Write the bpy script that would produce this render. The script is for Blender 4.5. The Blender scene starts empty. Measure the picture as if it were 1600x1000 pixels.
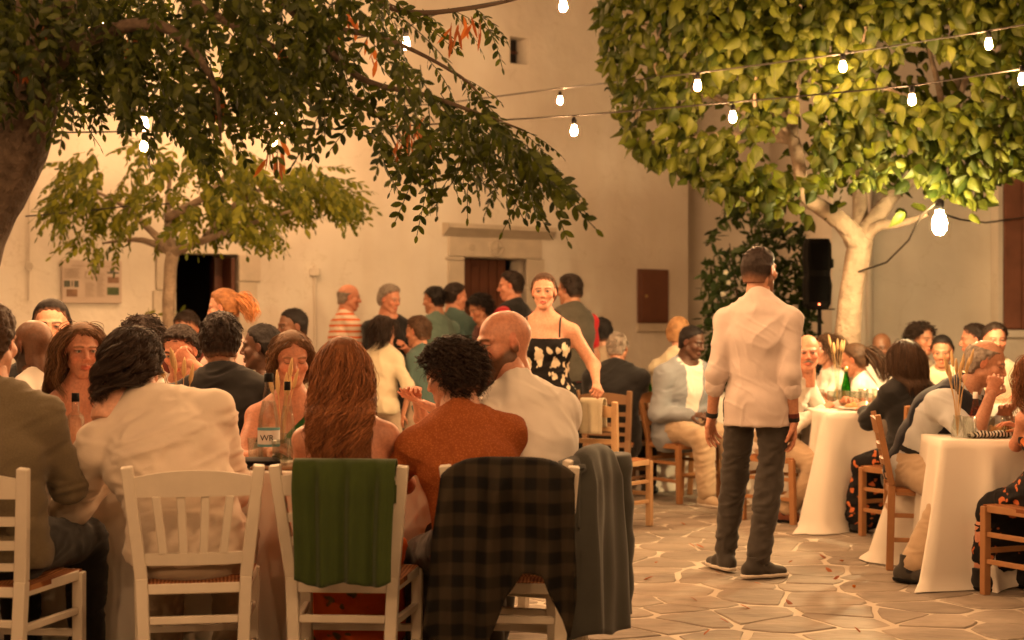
import bpy, bmesh, math, random
import numpy as np
from mathutils import Vector, Matrix

# ------------------------------------------------------------------ camera, sky, exposure
SC = bpy.context.scene
COL = SC.collection
FPX, HY, CH = 2400.0, 520.0, 1.27      # focal length in photo pixels, horizon row, eye height
cam_d = bpy.data.cameras.new('camera')
cam = bpy.data.objects.new('camera', cam_d); COL.objects.link(cam)
cam.location = (0, 0, CH); cam.rotation_euler = (math.radians(90), 0, 0)
cam_d.sensor_width = 36; cam_d.lens = FPX / 1600 * 36
cam_d.shift_y = (HY - 500) / 1600
cam_d.clip_start = 0.05; cam_d.clip_end = 500
cam_d.dof.use_dof = True; cam_d.dof.focus_distance = 6.6; cam_d.dof.aperture_fstop = 2.8
SC.camera = cam

world = bpy.data.worlds.new('World'); SC.world = world; world.use_nodes = True
wn = world.node_tree.nodes; wl = world.node_tree.links
sky = wn.new('ShaderNodeTexSky'); sky.sky_type = 'NISHITA'; sky.sun_disc = False
sky.sun_elevation = math.radians(-4); sky.sun_rotation = math.radians(200)
wn['Background'].inputs[1].default_value = 0.05
wl.new(sky.outputs[0], wn['Background'].inputs[0])

SC.view_settings.view_transform = 'Standard'; SC.view_settings.look = 'None'
SC.view_settings.exposure = 0.70; SC.view_settings.gamma = 1.0
SC.view_settings.use_curve_mapping = False
SC.cycles.use_denoising = True
SC.cycles.adaptive_threshold = .025
SC.cycles.max_bounces = 5; SC.cycles.diffuse_bounces = 3; SC.cycles.glossy_bounces = 3
SC.cycles.transmission_bounces = 6; SC.cycles.transparent_max_bounces = 20
SC.cycles.sample_clamp_indirect = 4.0
SC.cycles.caustics_reflective = False; SC.cycles.caustics_refractive = False

BULB_E = 1450.0       # radiance of a festoon bulb
FLOOD_E = 1200.0      # radiance of the flood lamp
WARM = (1.0, 0.535, 0.235)

rnd = random.Random(7)
def at(px, py, d):
    return np.array([(px - 800) / FPX * d, d, CH + (HY - py) / FPX * d])
def R(a): return math.radians(a)

# ------------------------------------------------------------------ noise
_tab = np.random.RandomState(3).rand(32, 32, 32).astype(np.float32)
def vnoise(P, seed=0):
    P = np.asarray(P, dtype=np.float64) + seed * 7.31
    i = np.floor(P).astype(np.int64); f = (P - i); f = f * f * (3 - 2 * f)
    i &= 31; j = (i + 1) & 31
    x0, y0, z0 = i[..., 0], i[..., 1], i[..., 2]; x1, y1, z1 = j[..., 0], j[..., 1], j[..., 2]
    fx, fy, fz = f[..., 0], f[..., 1], f[..., 2]
    def L(a, b, t): return a + (b - a) * t
    a = L(L(_tab[x0, y0, z0], _tab[x1, y0, z0], fx), L(_tab[x0, y1, z0], _tab[x1, y1, z0], fx), fy)
    b = L(L(_tab[x0, y0, z1], _tab[x1, y0, z1], fx), L(_tab[x0, y1, z1], _tab[x1, y1, z1], fx), fy)
    return L(a, b, fz) * 2 - 1

# ------------------------------------------------------------------ mesh helpers
def mesh_obj(name, V, Q, mat, parent=None, smooth=True, col=None, loc=None):
    """V (n,3) array, Q: (m,4) or (m,3) int array, or a list of polygons"""
    me = bpy.data.meshes.new(name)
    V = np.asarray(V, dtype=np.float32)
    if isinstance(Q, np.ndarray):
        m, k = Q.shape
        me.vertices.add(len(V)); me.vertices.foreach_set('co', V.ravel())
        me.loops.add(m * k); me.loops.foreach_set('vertex_index', Q.astype(np.int32).ravel())
        me.polygons.add(m)
        me.polygons.foreach_set('loop_start', np.arange(0, m * k, k, dtype=np.int32))
        me.update(calc_edges=True)
    else:
        me.from_pydata([tuple(v) for v in V], [], Q); me.update()
    if smooth:
        me.polygons.foreach_set('use_smooth', np.ones(len(me.polygons), dtype=bool))
    if col is not None:
        a = me.color_attributes.new('Col', 'FLOAT_COLOR', 'POINT')
        c = np.ones((len(V), 4), dtype=np.float32); c[:, :3] = col
        a.data.foreach_set('color', c.ravel())
    if mat is not None: me.materials.append(mat)
    o = bpy.data.objects.new(name, me); COL.objects.link(o)
    if parent is not None: o.parent = parent
    if loc is not None: o.location = loc
    return o
def thing(name, label, cat, loc=(0, 0, 0), rz=0, group=None, kind=None):
    o = bpy.data.objects.new(name, None); COL.objects.link(o)
    o.location = loc; o.rotation_euler = (0, 0, rz)
    tag(o, label, cat, group, kind); return o
def tag(o, label=None, cat=None, group=None, kind=None):
    if label: o['label'] = label
    if cat: o['category'] = cat
    if group: o['group'] = group
    if kind: o['kind'] = kind
    return o

class MB:
    """collects polygons"""
    def __init__(s): s.v = []; s.f = []
    def poly(s, pts):
        b = len(s.v); s.v += [tuple(p) for p in pts]; s.f.append(list(range(b, b + len(pts)))); return s
    def box(s, lo, hi, bev=0.0):
        x0, y0, z0 = lo; x1, y1, z1 = hi
        if bev <= 0:
            b = len(s.v)
            s.v += [(x0,y0,z0),(x1,y0,z0),(x1,y1,z0),(x0,y1,z0),(x0,y0,z1),(x1,y0,z1),(x1,y1,z1),(x0,y1,z1)]
            s.f += [[b+i for i in q] for q in ((0,3,2,1),(4,5,6,7),(0,1,5,4),(1,2,6,5),(2,3,7,6),(3,0,4,7))]
        else:
            c = [(x0+x1)/2, (y0+y1)/2, (z0+z1)/2]
            s.bar((c[0], c[1], z0), (c[0], c[1], z1), (x1-x0)/2, (y1-y0)/2, u=(1,0,0), bev=bev)
        return s
    def bar(s, a, b, hw, ht, hw2=None, ht2=None, u=(1,0,0), bev=0.003):
        """box between a and b with half sizes along u and across, chamfered"""
        a = Vector(a); b = Vector(b); ax = (b - a).normalized(); L = (b - a).length
        u = Vector(u); u = (u - ax * u.dot(ax)).normalized(); w = ax.cross(u)
        hw2 = hw if hw2 is None else hw2; ht2 = ht if ht2 is None else ht2
        rings = []
        for t, sh in ((0, 1), (bev, 0), (L - bev, 0), (L, 1)):
            k = t / L; H = hw + (hw2 - hw) * k; T = ht + (ht2 - ht) * k
            if sh: H -= bev; T -= bev
            c = a + ax * t; q = []
            bb = bev if not sh else bev * 0.5
            for (sx, sy, ox, oy) in ((1,1,0,1),(1,1,1,0),(1,-1,1,0),(1,-1,0,1),(-1,-1,0,1),(-1,-1,1,0),(-1,1,1,0),(-1,1,0,1)):
                q.append(c + u * (sx * (H - (bb if ox == 0 else 0))) + w * (sy * (T - (bb if oy == 0 else 0))))
            rings.append(q)
        base = len(s.v)
        for q in rings: s.v += [tuple(p) for p in q]
        for r in range(3):
            for i in range(8):
                j = (i + 1) % 8
                s.f.append([base+r*8+j, base+r*8+i, base+(r+1)*8+i, base+(r+1)*8+j])
        s.f.append([base + i for i in range(8)]); s.f.append([base + 24 + i for i in reversed(range(8))])
        return s
    def tube(s, pts, rad, n=8, cap=True):
        pts = [Vector(p) for p in pts]
        if not hasattr(rad, '__len__'): rad = [rad] * len(pts)
        base = len(s.v); up = Vector((0.13, 0.2, 1)).normalized(); pu = None
        for i, p in enumerate(pts):
            t = (pts[min(i+1, len(pts)-1)] - pts[max(i-1, 0)]).normalized()
            if pu is None:
                pu = t.cross(up)
                if pu.length < .05: pu = t.cross(Vector((1, 0, 0)))
            pu = (pu - t * pu.dot(t)).normalized(); w = t.cross(pu)
            for k in range(n):
                a = 2 * math.pi * k / n
                s.v.append(tuple(p + (pu * math.cos(a) + w * math.sin(a)) * rad[i]))
        for i in range(len(pts) - 1):
            for k in range(n):
                j = (k + 1) % n
                s.f.append([base+i*n+k, base+i*n+j, base+(i+1)*n+j, base+(i+1)*n+k])
        if cap:
            s.f.append([base + k for k in reversed(range(n))])
            e = base + (len(pts) - 1) * n; s.f.append([e + k for k in range(n)])
        return s
    def lathe(s, prof, n=16, c=(0, 0, 0)):
        base = len(s.v)
        for r, z in prof:
            for k in range(n):
                a = 2 * math.pi * k / n
                s.v.append((c[0] + r * math.cos(a), c[1] + r * math.sin(a), c[2] + z))
        for i in range(len(prof) - 1):
            for k in range(n):
                j = (k + 1) % n
                s.f.append([base+i*n+k, base+i*n+j, base+(i+1)*n+j, base+(i+1)*n+k])
        return s
    def build(s, name, mat, parent=None, smooth=False, loc=None):
        return mesh_obj(name, s.v, s.f, mat, parent, smooth, loc=loc)

# ------------------------------------------------------------------ materials
def nodes(name):
    m = bpy.data.materials.new(name); m.use_nodes = True
    nt = m.node_tree; b = nt.nodes['Principled BSDF']
    return m, nt, b
def mat(name, col, rough=.6, var=.12, scale=8, bump=.15, bscale=60, spec=.35, metal=0, coords='Object', bdist=.004, sheen=0):
    m, nt, b = nodes(name); N = nt.nodes; Lk = nt.links
    tc = N.new('ShaderNodeTexCoord')
    n1 = N.new('ShaderNodeTexNoise'); n1.inputs['Scale'].default_value = scale; n1.inputs['Detail'].default_value = 5
    Lk.new(tc.outputs[coords], n1.inputs['Vector'])
    mx = N.new('ShaderNodeMixRGB'); mx.blend_type = 'MIX'
    Lk.new(n1.outputs[0], mx.inputs[0])
    mx.inputs[1].default_value = (*[min(1, c * (1 - var)) for c in col], 1); mx.inputs[2].default_value = (*[min(1, c * (1 + var)) for c in col], 1)
    Lk.new(mx.outputs[0], b.inputs['Base Color'])
    b.inputs['Roughness'].default_value = rough; b.inputs['Metallic'].default_value = metal
    b.inputs['Specular IOR Level'].default_value = spec
    if sheen: b.inputs['Sheen Weight'].default_value = sheen
    if bump:
        n2 = N.new('ShaderNodeTexNoise'); n2.inputs['Scale'].default_value = bscale; n2.inputs['Detail'].default_value = 4
        Lk.new(tc.outputs[coords], n2.inputs['Vector'])
        bp = N.new('ShaderNodeBump'); bp.inputs['Strength'].default_value = bump; bp.inputs['Distance'].default_value = bdist
        Lk.new(n2.outputs[0], bp.inputs['Height']); Lk.new(bp.outputs[0], b.inputs['Normal'])
    m['mx'] = mx.name
    return m
def attr_mat(name, rough, spec, bump, bscale, sss=0, sheen=0, stretch=None):
    m, nt, b = nodes(name); N = nt.nodes; Lk = nt.links
    at_ = N.new('ShaderNodeAttribute'); at_.attribute_name = 'Col'
    tc = N.new('ShaderNodeTexCoord'); mp = N.new('ShaderNodeMapping')
    if stretch: mp.inputs['Scale'].default_value = stretch
    Lk.new(tc.outputs['Object'], mp.inputs[0])
    n = N.new('ShaderNodeTexNoise'); n.inputs['Scale'].default_value = bscale; n.inputs['Detail'].default_value = 4
    Lk.new(mp.outputs[0], n.inputs['Vector'])
    hs = N.new('ShaderNodeMixRGB'); hs.blend_type = 'MULTIPLY'; hs.inputs[0].default_value = .45
    Lk.new(at_.outputs['Color'], hs.inputs[1])
    cr = N.new('ShaderNodeValToRGB'); cr.color_ramp.elements[0].position = .3; cr.color_ramp.elements[1].position = .7
    cr.color_ramp.elements[0].color = (.45, .42, .4, 1); cr.color_ramp.elements[1].color = (1.0, 1.0, 1.0, 1)
    Lk.new(n.outputs[0], cr.inputs[0]); Lk.new(cr.outputs[0], hs.inputs[2])
    Lk.new(hs.outputs[0], b.inputs['Base Color'])
    b.inputs['Roughness'].default_value = rough; b.inputs['Specular IOR Level'].default_value = spec
    if sss:
        b.inputs['Subsurface Weight'].default_value = sss; b.inputs['Subsurface Radius'].default_value = (.01, .004, .002); b.inputs['Subsurface Scale'].default_value = 1
    bp = N.new('ShaderNodeBump'); bp.inputs['Strength'].default_value = bump; bp.inputs['Distance'].default_value = .002
    Lk.new(n.outputs[0], bp.inputs['Height']); Lk.new(bp.outputs[0], b.inputs['Normal'])
    return m
M = {}
M['skin'] = attr_mat('skin', .48, .4, .12, 90)
M['hair'] = attr_mat('hair', .62, .22, .6, 70, stretch=(3, 3, .6))
def fabric(name, col, var=.1, rough=.85, weave=True, scale=14, bump=.25):
    m = mat('fabric_' + name, col, rough, var, scale, bump, 260 if weave else 90, spec=.15, sheen=.15, bdist=.003)
    M[name] = m; return m
def emis(name, col, e):
    m, nt, b = nodes(name)
    b.inputs['Base Color'].default_value = (1, 1, 1, 1)
    b.inputs['Emission Color'].default_value = (*col, 1); b.inputs['Emission Strength'].default_value = e
    return m
def two_tone(name, mask_builder, c1, c2, rough=.85, bump=.2):
    """mask_builder(nt, coord_socket) -> factor socket"""
    m, nt, b = nodes('fabric_' + name); N = nt.nodes; Lk = nt.links
    tc = N.new('ShaderNodeTexCoord')
    f = mask_builder(nt, tc.outputs['Object'])
    mx = N.new('ShaderNodeMixRGB'); Lk.new(f, mx.inputs[0]); mx.inputs[1].default_value = (*c1, 1); mx.inputs[2].default_value = (*c2, 1)
    Lk.new(mx.outputs[0], b.inputs['Base Color']); b.inputs['Roughness'].default_value = rough
    b.inputs['Specular IOR Level'].default_value = .15
    n = N.new('ShaderNodeTexNoise'); n.inputs['Scale'].default_value = 200; Lk.new(tc.outputs['Object'], n.inputs['Vector'])
    bp = N.new('ShaderNodeBump'); bp.inputs['Strength'].default_value = bump; bp.inputs['Distance'].default_value = .003
    Lk.new(n.outputs[0], bp.inputs['Height']); Lk.new(bp.outputs[0], b.inputs['Normal'])
    M[name] = m; return m
def m_wave(scale, axis='Z', lo=.45, hi=.55, dist=0):
    def f(nt, co):
        w = nt.nodes.new('ShaderNodeTexWave'); w.bands_direction = axis; w.inputs['Scale'].default_value = scale; w.inputs['Distortion'].default_value = dist
        nt.links.new(co, w.inputs[0])
        r = nt.nodes.new('ShaderNodeValToRGB'); r.color_ramp.elements[0].position = lo; r.color_ramp.elements[1].position = hi
        nt.links.new(w.outputs[1], r.inputs[0]); return r.outputs[0]
    return f
def m_voro(scale, lo, hi, dist=0.6, stretch=(1, 1, 1), dscale=6):
    def f(nt, co):
        N = nt.nodes; Lk = nt.links
        mp = N.new('ShaderNodeMapping'); mp.inputs['Scale'].default_value = stretch; Lk.new(co, mp.inputs[0])
        n = N.new('ShaderNodeTexNoise'); n.inputs['Scale'].default_value = dscale; Lk.new(mp.outputs[0], n.inputs['Vector'])
        ad = N.new('ShaderNodeVectorMath'); ad.operation = 'MULTIPLY_ADD'
        Lk.new(n.outputs['Color'], ad.inputs[0]); ad.inputs[1].default_value = (dist / scale,) * 3; Lk.new(mp.outputs[0], ad.inputs[2])
        v = N.new('ShaderNodeTexVoronoi'); v.inputs['Scale'].default_value = scale; Lk.new(ad.outputs[0], v.inputs['Vector'])
        r = N.new('ShaderNodeValToRGB'); r.color_ramp.elements[0].position = lo; r.color_ramp.elements[1].position = hi
        r.color_ramp.elements[0].color = (1, 1, 1, 1); r.color_ramp.elements[1].color = (0, 0, 0, 1)
        Lk.new(v.outputs['Distance'], r.inputs[0]); return r.outputs[0]
    return f

# ------------------------------------------------------------------ implicit surfaces
def nrm(v):
    v = np.asarray(v, float); return v / (np.linalg.norm(v) + 1e-12)
class Vol:
    def __init__(s, lo, hi, h):
        s.lo = np.asarray(lo, float); s.h = h
        n = np.ceil((np.asarray(hi) - s.lo) / h).astype(int) + 1
        s.ax = [s.lo[i] + h * np.arange(n[i]) for i in range(3)]
        s.F = np.full(n, .3, dtype=np.float32)
    def _sub(s, lo, hi):
        sl = []; g = []
        for i in range(3):
            a = max(0, int(math.floor((lo[i] - s.lo[i]) / s.h))); b = min(s.F.shape[i], int(math.ceil((hi[i] - s.lo[i]) / s.h)) + 1)
            if b <= a: return None, None
            sl.append(slice(a, b)); g.append(s.ax[i][a:b].astype(np.float32))
        return tuple(sl), (g[0][:, None, None], g[1][None, :, None], g[2][None, None, :])
    def sweep(s, a, b, r0, r1, u=(1, 0, 0), k=.025, sub=False):
        a = np.asarray(a, float); b = np.asarray(b, float)
        r0 = r0 if hasattr(r0, '__len__') else (r0, r0); r1 = r1 if hasattr(r1, '__len__') else (r1, r1)
        mr = max(*r0, *r1) + k + 2 * s.h
        sl, g = s._sub(np.minimum(a, b) - mr, np.maximum(a, b) + mr)
        if sl is None: return
        X, Y, Z = g; ax = b - a; L2 = float(ax @ ax) + 1e-9; an = ax / math.sqrt(L2)
        u = np.asarray(u, float); u = u - an * (u @ an)
        if np.linalg.norm(u) < 1e-4: u = np.cross(an, (0.3, 1, 0.2))
        u = nrm(u); w = np.cross(an, u)
        x = X - a[0]; y = Y - a[1]; z = Z - a[2]
        t0 = (x * ax[0] + y * ax[1] + z * ax[2]) / L2; t = np.clip(t0, 0, 1)
        ca = (t0 - t) * math.sqrt(L2)
        cu = x * u[0] + y * u[1] + z * u[2]; cw = x * w[0] + y * w[1] + z * w[2]
        ru = r0[0] + (r1[0] - r0[0]) * t; rv = r0[1] + (r1[1] - r0[1]) * t; mn = np.minimum(ru, rv)
        d = (np.sqrt((cu / ru) ** 2 + (cw / rv) ** 2 + (ca / mn) ** 2) - 1) * mn
        s._comb(sl, d, k, sub)
    def ell(s, c, r, Rm=None, k=.02, sub=False):
        c = np.asarray(c, float); m = max(r) + k + 2 * s.h
        sl, g = s._sub(c - m, c + m)
        if sl is None: return
        x, y, z = g[0] - c[0], g[1] - c[1], g[2] - c[2]
        if Rm is not None:
            x, y, z = (Rm[0, i] * x + Rm[1, i] * y + Rm[2, i] * z for i in range(3))
        d = (np.sqrt((x / r[0]) ** 2 + (y / r[1]) ** 2 + (z / r[2]) ** 2) - 1) * min(r)
        s._comb(sl, d, k, sub)
    def _comb(s, sl, d, k, sub):
        F = s.F[sl]
        if sub:
            d = -d; h = np.clip(.5 - .5 * (F - d) / k, 0, 1)  # smooth max
            s.F[sl] = F + (d - F) * h + k * h * (1 - h)
        else:
            h = np.clip(.5 + .5 * (F - d) / k, 0, 1)
            s.F[sl] = F + (d - F) * h - k * h * (1 - h)
    def cut(s, p, n, k=.004):
        """keep the side opposite to n"""
        n = nrm(n)
        d = ((s.ax[0] - p[0])[:, None, None] * n[0] + (s.ax[1] - p[1])[None, :, None] * n[1] + (s.ax[2] - p[2])[None, None, :] * n[2]).astype(np.float32)
        s.F = np.maximum(s.F, d)
    def mesh(s):
        return nets(s.F, s.lo, s.h)
def nets(F, lo, h):
    F = np.pad(F, 1, constant_values=.1); lo = lo - h
    S = F < 0
    n = [x - 1 for x in F.shape]
    def sh(A, i, j, k): return A[i:i + n[0], j:j + n[1], k:k + n[2]]
    c = np.zeros(n, np.int8)
    for i in (0, 1):
        for j in (0, 1):
            for k in (0, 1): c += sh(S, i, j, k)
    I = np.nonzero((c > 0) & (c < 8)); m = len(I[0])
    if m == 0: return np.zeros((0, 3)), np.zeros((0, 4), int)
    idx = np.full(n, -1, np.int32); idx[I] = np.arange(m)
    acc = np.zeros((m, 3)); cnt = np.zeros(m)
    for ax in range(3):
        o = [a for a in range(3) if a != ax]
        for p in (0, 1):
            for q in (0, 1):
                d0 = [0, 0, 0]; d0[o[0]] = p; d0[o[1]] = q; d1 = list(d0); d1[ax] = 1
                f0 = F[I[0] + d0[0], I[1] + d0[1], I[2] + d0[2]]; f1 = F[I[0] + d1[0], I[1] + d1[1], I[2] + d1[2]]
                x = (f0 < 0) != (f1 < 0)
                t = np.where(x, f0 / np.where(x, f0 - f1, 1), 0)
                for a in range(3):
                    acc[:, a] += np.where(x, t if a == ax else d0[a], 0)
                cnt += x
    V = lo + h * (np.stack(I, 1) + acc / cnt[:, None])
    Q = []
    for ax in range(3):
        o = [(ax + 1) % 3, (ax + 2) % 3]
        s0 = [slice(None)] * 3; s1 = [slice(None)] * 3
        s0[ax] = slice(0, -1); s1[ax] = slice(1, None)
        A = S[tuple(s0)]; B = S[tuple(s1)]
        E = np.nonzero(A != B); E = np.stack(E, 1)
        ok = (E[:, o[0]] >= 1) & (E[:, o[1]] >= 1) & (E[:, o[0]] < n[o[0]]) & (E[:, o[1]] < n[o[1]])
        E = E[ok]
        fl = A[E[:, 0], E[:, 1], E[:, 2]]
        def cell(du, dv):
            G = E.copy(); G[:, o[0]] -= du; G[:, o[1]] -= dv
            return idx[G[:, 0], G[:, 1], G[:, 2]]
        q = np.stack([cell(1, 1), cell(0, 1), cell(0, 0), cell(1, 0)], 1)
        q[~fl] = q[~fl][:, ::-1]
        Q.append(q)
    Q = np.concatenate(Q); Q = Q[(Q >= 0).all(1)]
    return V, Q
def vnormals(V, Q):
    fn = np.cross(V[Q[:, 2]] - V[Q[:, 0]], V[Q[:, 3]] - V[Q[:, 1]])
    N = np.zeros_like(V)
    for i in range(4): np.add.at(N, Q[:, i], fn)
    return N / (np.linalg.norm(N, axis=1, keepdims=True) + 1e-12)
def rotz(a): c, s = math.cos(a), math.sin(a); return np.array([[c, -s, 0], [s, c, 0], [0, 0, 1.]])
def rotx(a): c, s = math.cos(a), math.sin(a); return np.array([[1, 0, 0], [0, c, -s], [0, s, c]])
def roty(a): c, s = math.cos(a), math.sin(a); return np.array([[c, 0, s], [0, 1, 0], [-s, 0, c]])
# ------------------------------------------------------------------ ground and flagstones
M['mortar'] = mat('mortar', (.47, .405, .325), .9, .22, 5, .5, 40, bdist=.01)
gm, gnt, gb = nodes('flagstone'); N_ = gnt.nodes; L_ = gnt.links
oi = N_.new('ShaderNodeObjectInfo'); tc = N_.new('ShaderNodeTexCoord')
n1 = N_.new('ShaderNodeTexNoise'); n1.inputs['Scale'].default_value = 2.2; n1.inputs['Detail'].default_value = 8; n1.inputs['Roughness'].default_value = .65
mp_ = N_.new('ShaderNodeMapping'); mp_.inputs['Scale'].default_value = (.8, 1.4, 1); ge_ = N_.new('ShaderNodeNewGeometry'); L_.new(ge_.outputs['Position'], mp_.inputs[0]); L_.new(mp_.outputs[0], n1.inputs['Vector'])
cr = N_.new('ShaderNodeValToRGB'); e = cr.color_ramp.elements
e[0].position = .28; e[0].color = (.13, .10, .075, 1); e[1].position = .68; e[1].color = (.32, .26, .20, 1)
L_.new(n1.outputs[0], cr.inputs[0])
hv = N_.new('ShaderNodeHueSaturation'); mr = N_.new('ShaderNodeMapRange')
mr.inputs[3].default_value = .88; mr.inputs[4].default_value = 1.14
L_.new(oi.outputs['Random'], mr.inputs[0]); L_.new(mr.outputs[0], hv.inputs['Value']); L_.new(cr.outputs[0], hv.inputs['Color'])
L_.new(hv.outputs[0], gb.inputs['Base Color']); gb.inputs['Roughness'].default_value = .62
n2 = N_.new('ShaderNodeTexNoise'); n2.inputs['Scale'].default_value = 9; n2.inputs['Detail'].default_value = 9; L_.new(mp_.outputs[0], n2.inputs['Vector'])
bp_ = N_.new('ShaderNodeBump'); bp_.inputs['Strength'].default_value = .55; bp_.inputs['Distance'].default_value = .02
L_.new(n2.outputs[0], bp_.inputs['Height']); L_.new(bp_.outputs[0], gb.inputs['Normal'])
M['flagstone'] = gm

gm2, gn2, gb2 = nodes('paving_far'); N2 = gn2.nodes; L2 = gn2.links
tc2 = N2.new('ShaderNodeTexCoord'); vo = N2.new('ShaderNodeTexVoronoi'); vo.feature = 'DISTANCE_TO_EDGE'; vo.inputs['Scale'].default_value = 3.1
nz2 = N2.new('ShaderNodeTexNoise'); nz2.inputs['Scale'].default_value = 6; L2.new(tc2.outputs['Object'], nz2.inputs['Vector'])
va = N2.new('ShaderNodeVectorMath'); va.operation = 'MULTIPLY_ADD'; L2.new(nz2.outputs['Color'], va.inputs[0]); va.inputs[1].default_value = (.12,) * 3; L2.new(tc2.outputs['Object'], va.inputs[2]); L2.new(va.outputs[0], vo.inputs['Vector'])
r2 = N2.new('ShaderNodeValToRGB'); r2.color_ramp.elements[0].position = .025; r2.color_ramp.elements[1].position = .05; L2.new(vo.outputs['Distance'], r2.inputs[0])
r3 = N2.new('ShaderNodeValToRGB'); r3.color_ramp.elements[0].color = (.22, .18, .135, 1); r3.color_ramp.elements[1].color = (.33, .27, .21, 1)
nz3 = N2.new('ShaderNodeTexNoise'); nz3.inputs['Scale'].default_value = 3; nz3.inputs['Detail'].default_value = 7; L2.new(tc2.outputs['Object'], nz3.inputs['Vector']); L2.new(nz3.outputs[0], r3.inputs[0])
mx2 = N2.new('ShaderNodeMixRGB'); L2.new(r2.outputs[0], mx2.inputs[0]); mx2.inputs[1].default_value = (.47, .405, .325, 1); L2.new(r3.outputs[0], mx2.inputs[2])
# under the built stones the sheet is plain mortar
sx_ = N2.new('ShaderNodeSeparateXYZ'); L2.new(tc2.outputs['Object'], sx_.inputs[0])
def rng(sock, a, b):
    g1 = N2.new('ShaderNodeMath'); g1.operation = 'GREATER_THAN'; L2.new(sock, g1.inputs[0]); g1.inputs[1].default_value = a
    g2 = N2.new('ShaderNodeMath'); g2.operation = 'LESS_THAN'; L2.new(sock, g2.inputs[0]); g2.inputs[1].default_value = b
    m_ = N2.new('ShaderNodeMath'); m_.operation = 'MULTIPLY'; L2.new(g1.outputs[0], m_.inputs[0]); L2.new(g2.outputs[0], m_.inputs[1]); return m_.outputs[0]
mm = N2.new('ShaderNodeMath'); mm.operation = 'MULTIPLY'; L2.new(rng(sx_.outputs[0], -.62, 3.65), mm.inputs[0]); L2.new(rng(sx_.outputs[1], 5.1, 11.7), mm.inputs[1])
mx3 = N2.new('ShaderNodeMixRGB'); L2.new(mm.outputs[0], mx3.inputs[0]); L2.new(mx2.outputs[0], mx3.inputs[1]); mx3.inputs[2].default_value = (.47, .405, .325, 1)
L2.new(mx3.outputs[0], gb2.inputs['Base Color']); gb2.inputs['Roughness'].default_value = .75
M['paving_far'] = gm2
ground = MB().poly([(-60, -40, 0), (60, -40, 0), (60, 80, 0), (-60, 80, 0)]).build('ground', M['paving_far'])
tag(ground, kind='structure')
def clip_poly(P, p, n):
    out = []
    for i in range(len(P)):
        a = P[i]; b = P[(i + 1) % len(P)]; da = (a - p) @ n; db = (b - p) @ n
        if da <= 0: out.append(a)
        if (da < 0) != (db < 0) and abs(da - db) > 1e-9: out.append(a + (b - a) * (da / (da - db)))
    return out
def stones():
    rs = np.random.RandomState(11)
    x0, x1, y0, y1 = -.5, 3.5, 5.2, 11.6
    pts = []
    gx, gy = .315, .30
    for i in range(int((x1 - x0) / gx) + 1):
        for j in range(int((y1 - y0) / gy) + 1):
            pts.append([x0 + (i + rs.uniform(-.46, .46) + .5 * (j % 2)) * gx, y0 + (j + rs.uniform(-.46, .46)) * gy])
    pts = np.array(pts)
    for i, p in enumerate(pts):
        if rs.rand() < .0: continue
        dd = np.linalg.norm(pts - p, axis=1); nb = np.argsort(dd)[1:16]
        P = [p + np.array(o) for o in ((-.7, -.7), (.7, -.7), (.7, .7), (-.7, .7))]
        for j in nb:
            n = pts[j] - p; L = np.linalg.norm(n); n = n / L
            P = clip_poly(P, p + n * (L / 2 - rs.uniform(.005, .013)), n)
            if len(P) < 3: break
        if len(P) < 3: continue
        # subdivide and wobble the outline
        Q = []
        for k in range(len(P)):
            a, b = P[k], P[(k + 1) % len(P)]; m = max(1, int(np.linalg.norm(b - a) / .07))
            for t in range(m):
                q = a + (b - a) * (t / m)
                w = np.array([vnoise(np.array([[q[0]*7, q[1]*7, i*.77]]))[0], vnoise(np.array([[q[0]*7, q[1]*7, i*.77 + 9]]))[0]])
                Q.append(q + w * .016 + (p - q) * (.05 if t == 0 else 0))
        Q = np.array(Q)
        # drop near duplicates
        keep = [k for k in range(len(Q)) if np.linalg.norm(Q[k] - Q[k - 1]) > .006]
        Q = Q[keep]
        if len(Q) < 4: continue
        if ((np.roll(Q[:, 0], -1) - Q[:, 0]) * (np.roll(Q[:, 1], -1) + Q[:, 1])).sum() > 0: Q = Q[::-1]
        n = len(Q); top = rs.uniform(.0035, .007); tx, ty = rs.normal(0, .004, 2)
        V = []; C = Q.mean(0)
        for q in Q: V.append((q[0], q[1], -.004))
        for q in Q:
            V.append((q[0], q[1], top - .004))
        for q in Q:
            r = C + (q - C) * .965; V.append((r[0], r[1], top + (r - C) @ (tx, ty)))
        F = [[k, (k + 1) % n, n + (k + 1) % n, n + k] for k in range(n)] + [[n + k, n + (k + 1) % n, 2*n + (k + 1) % n, 2*n + k] for k in range(n)] + [list(range(2 * n, 3 * n))]
        V = np.array(V) - np.array([C[0], C[1], 0])
        o = mesh_obj('paving_stone', V, F, gm, ground, smooth=False, loc=(C[0], C[1], 0))
stones()

# ------------------------------------------------------------------ buildings
pm, pnt, pb = nodes('plaster'); N_ = pnt.nodes; L_ = pnt.links
tc = N_.new('ShaderNodeTexCoord')
n1 = N_.new('ShaderNodeTexNoise'); n1.inputs['Scale'].default_value = .8; n1.inputs['Detail'].default_value = 7; L_.new(tc.outputs['Object'], n1.inputs['Vector'])
cr = N_.new('ShaderNodeValToRGB'); e = cr.color_ramp.elements
e[0].position = .3; e[0].color = (.60, .54, .46, 1); e[1].position = .68; e[1].color = (.78, .73, .65, 1)
L_.new(n1.outputs[0], cr.inputs[0]); pb.inputs['Roughness'].default_value = .92
vo_ = N_.new('ShaderNodeTexVoronoi'); vo_.feature = 'DISTANCE_TO_EDGE'; vo_.inputs['Scale'].default_value = .9
nd_ = N_.new('ShaderNodeTexNoise'); nd_.inputs['Scale'].default_value = 3; nd_.inputs['Detail'].default_value = 8; L_.new(tc.outputs['Object'], nd_.inputs['Vector'])
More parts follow.
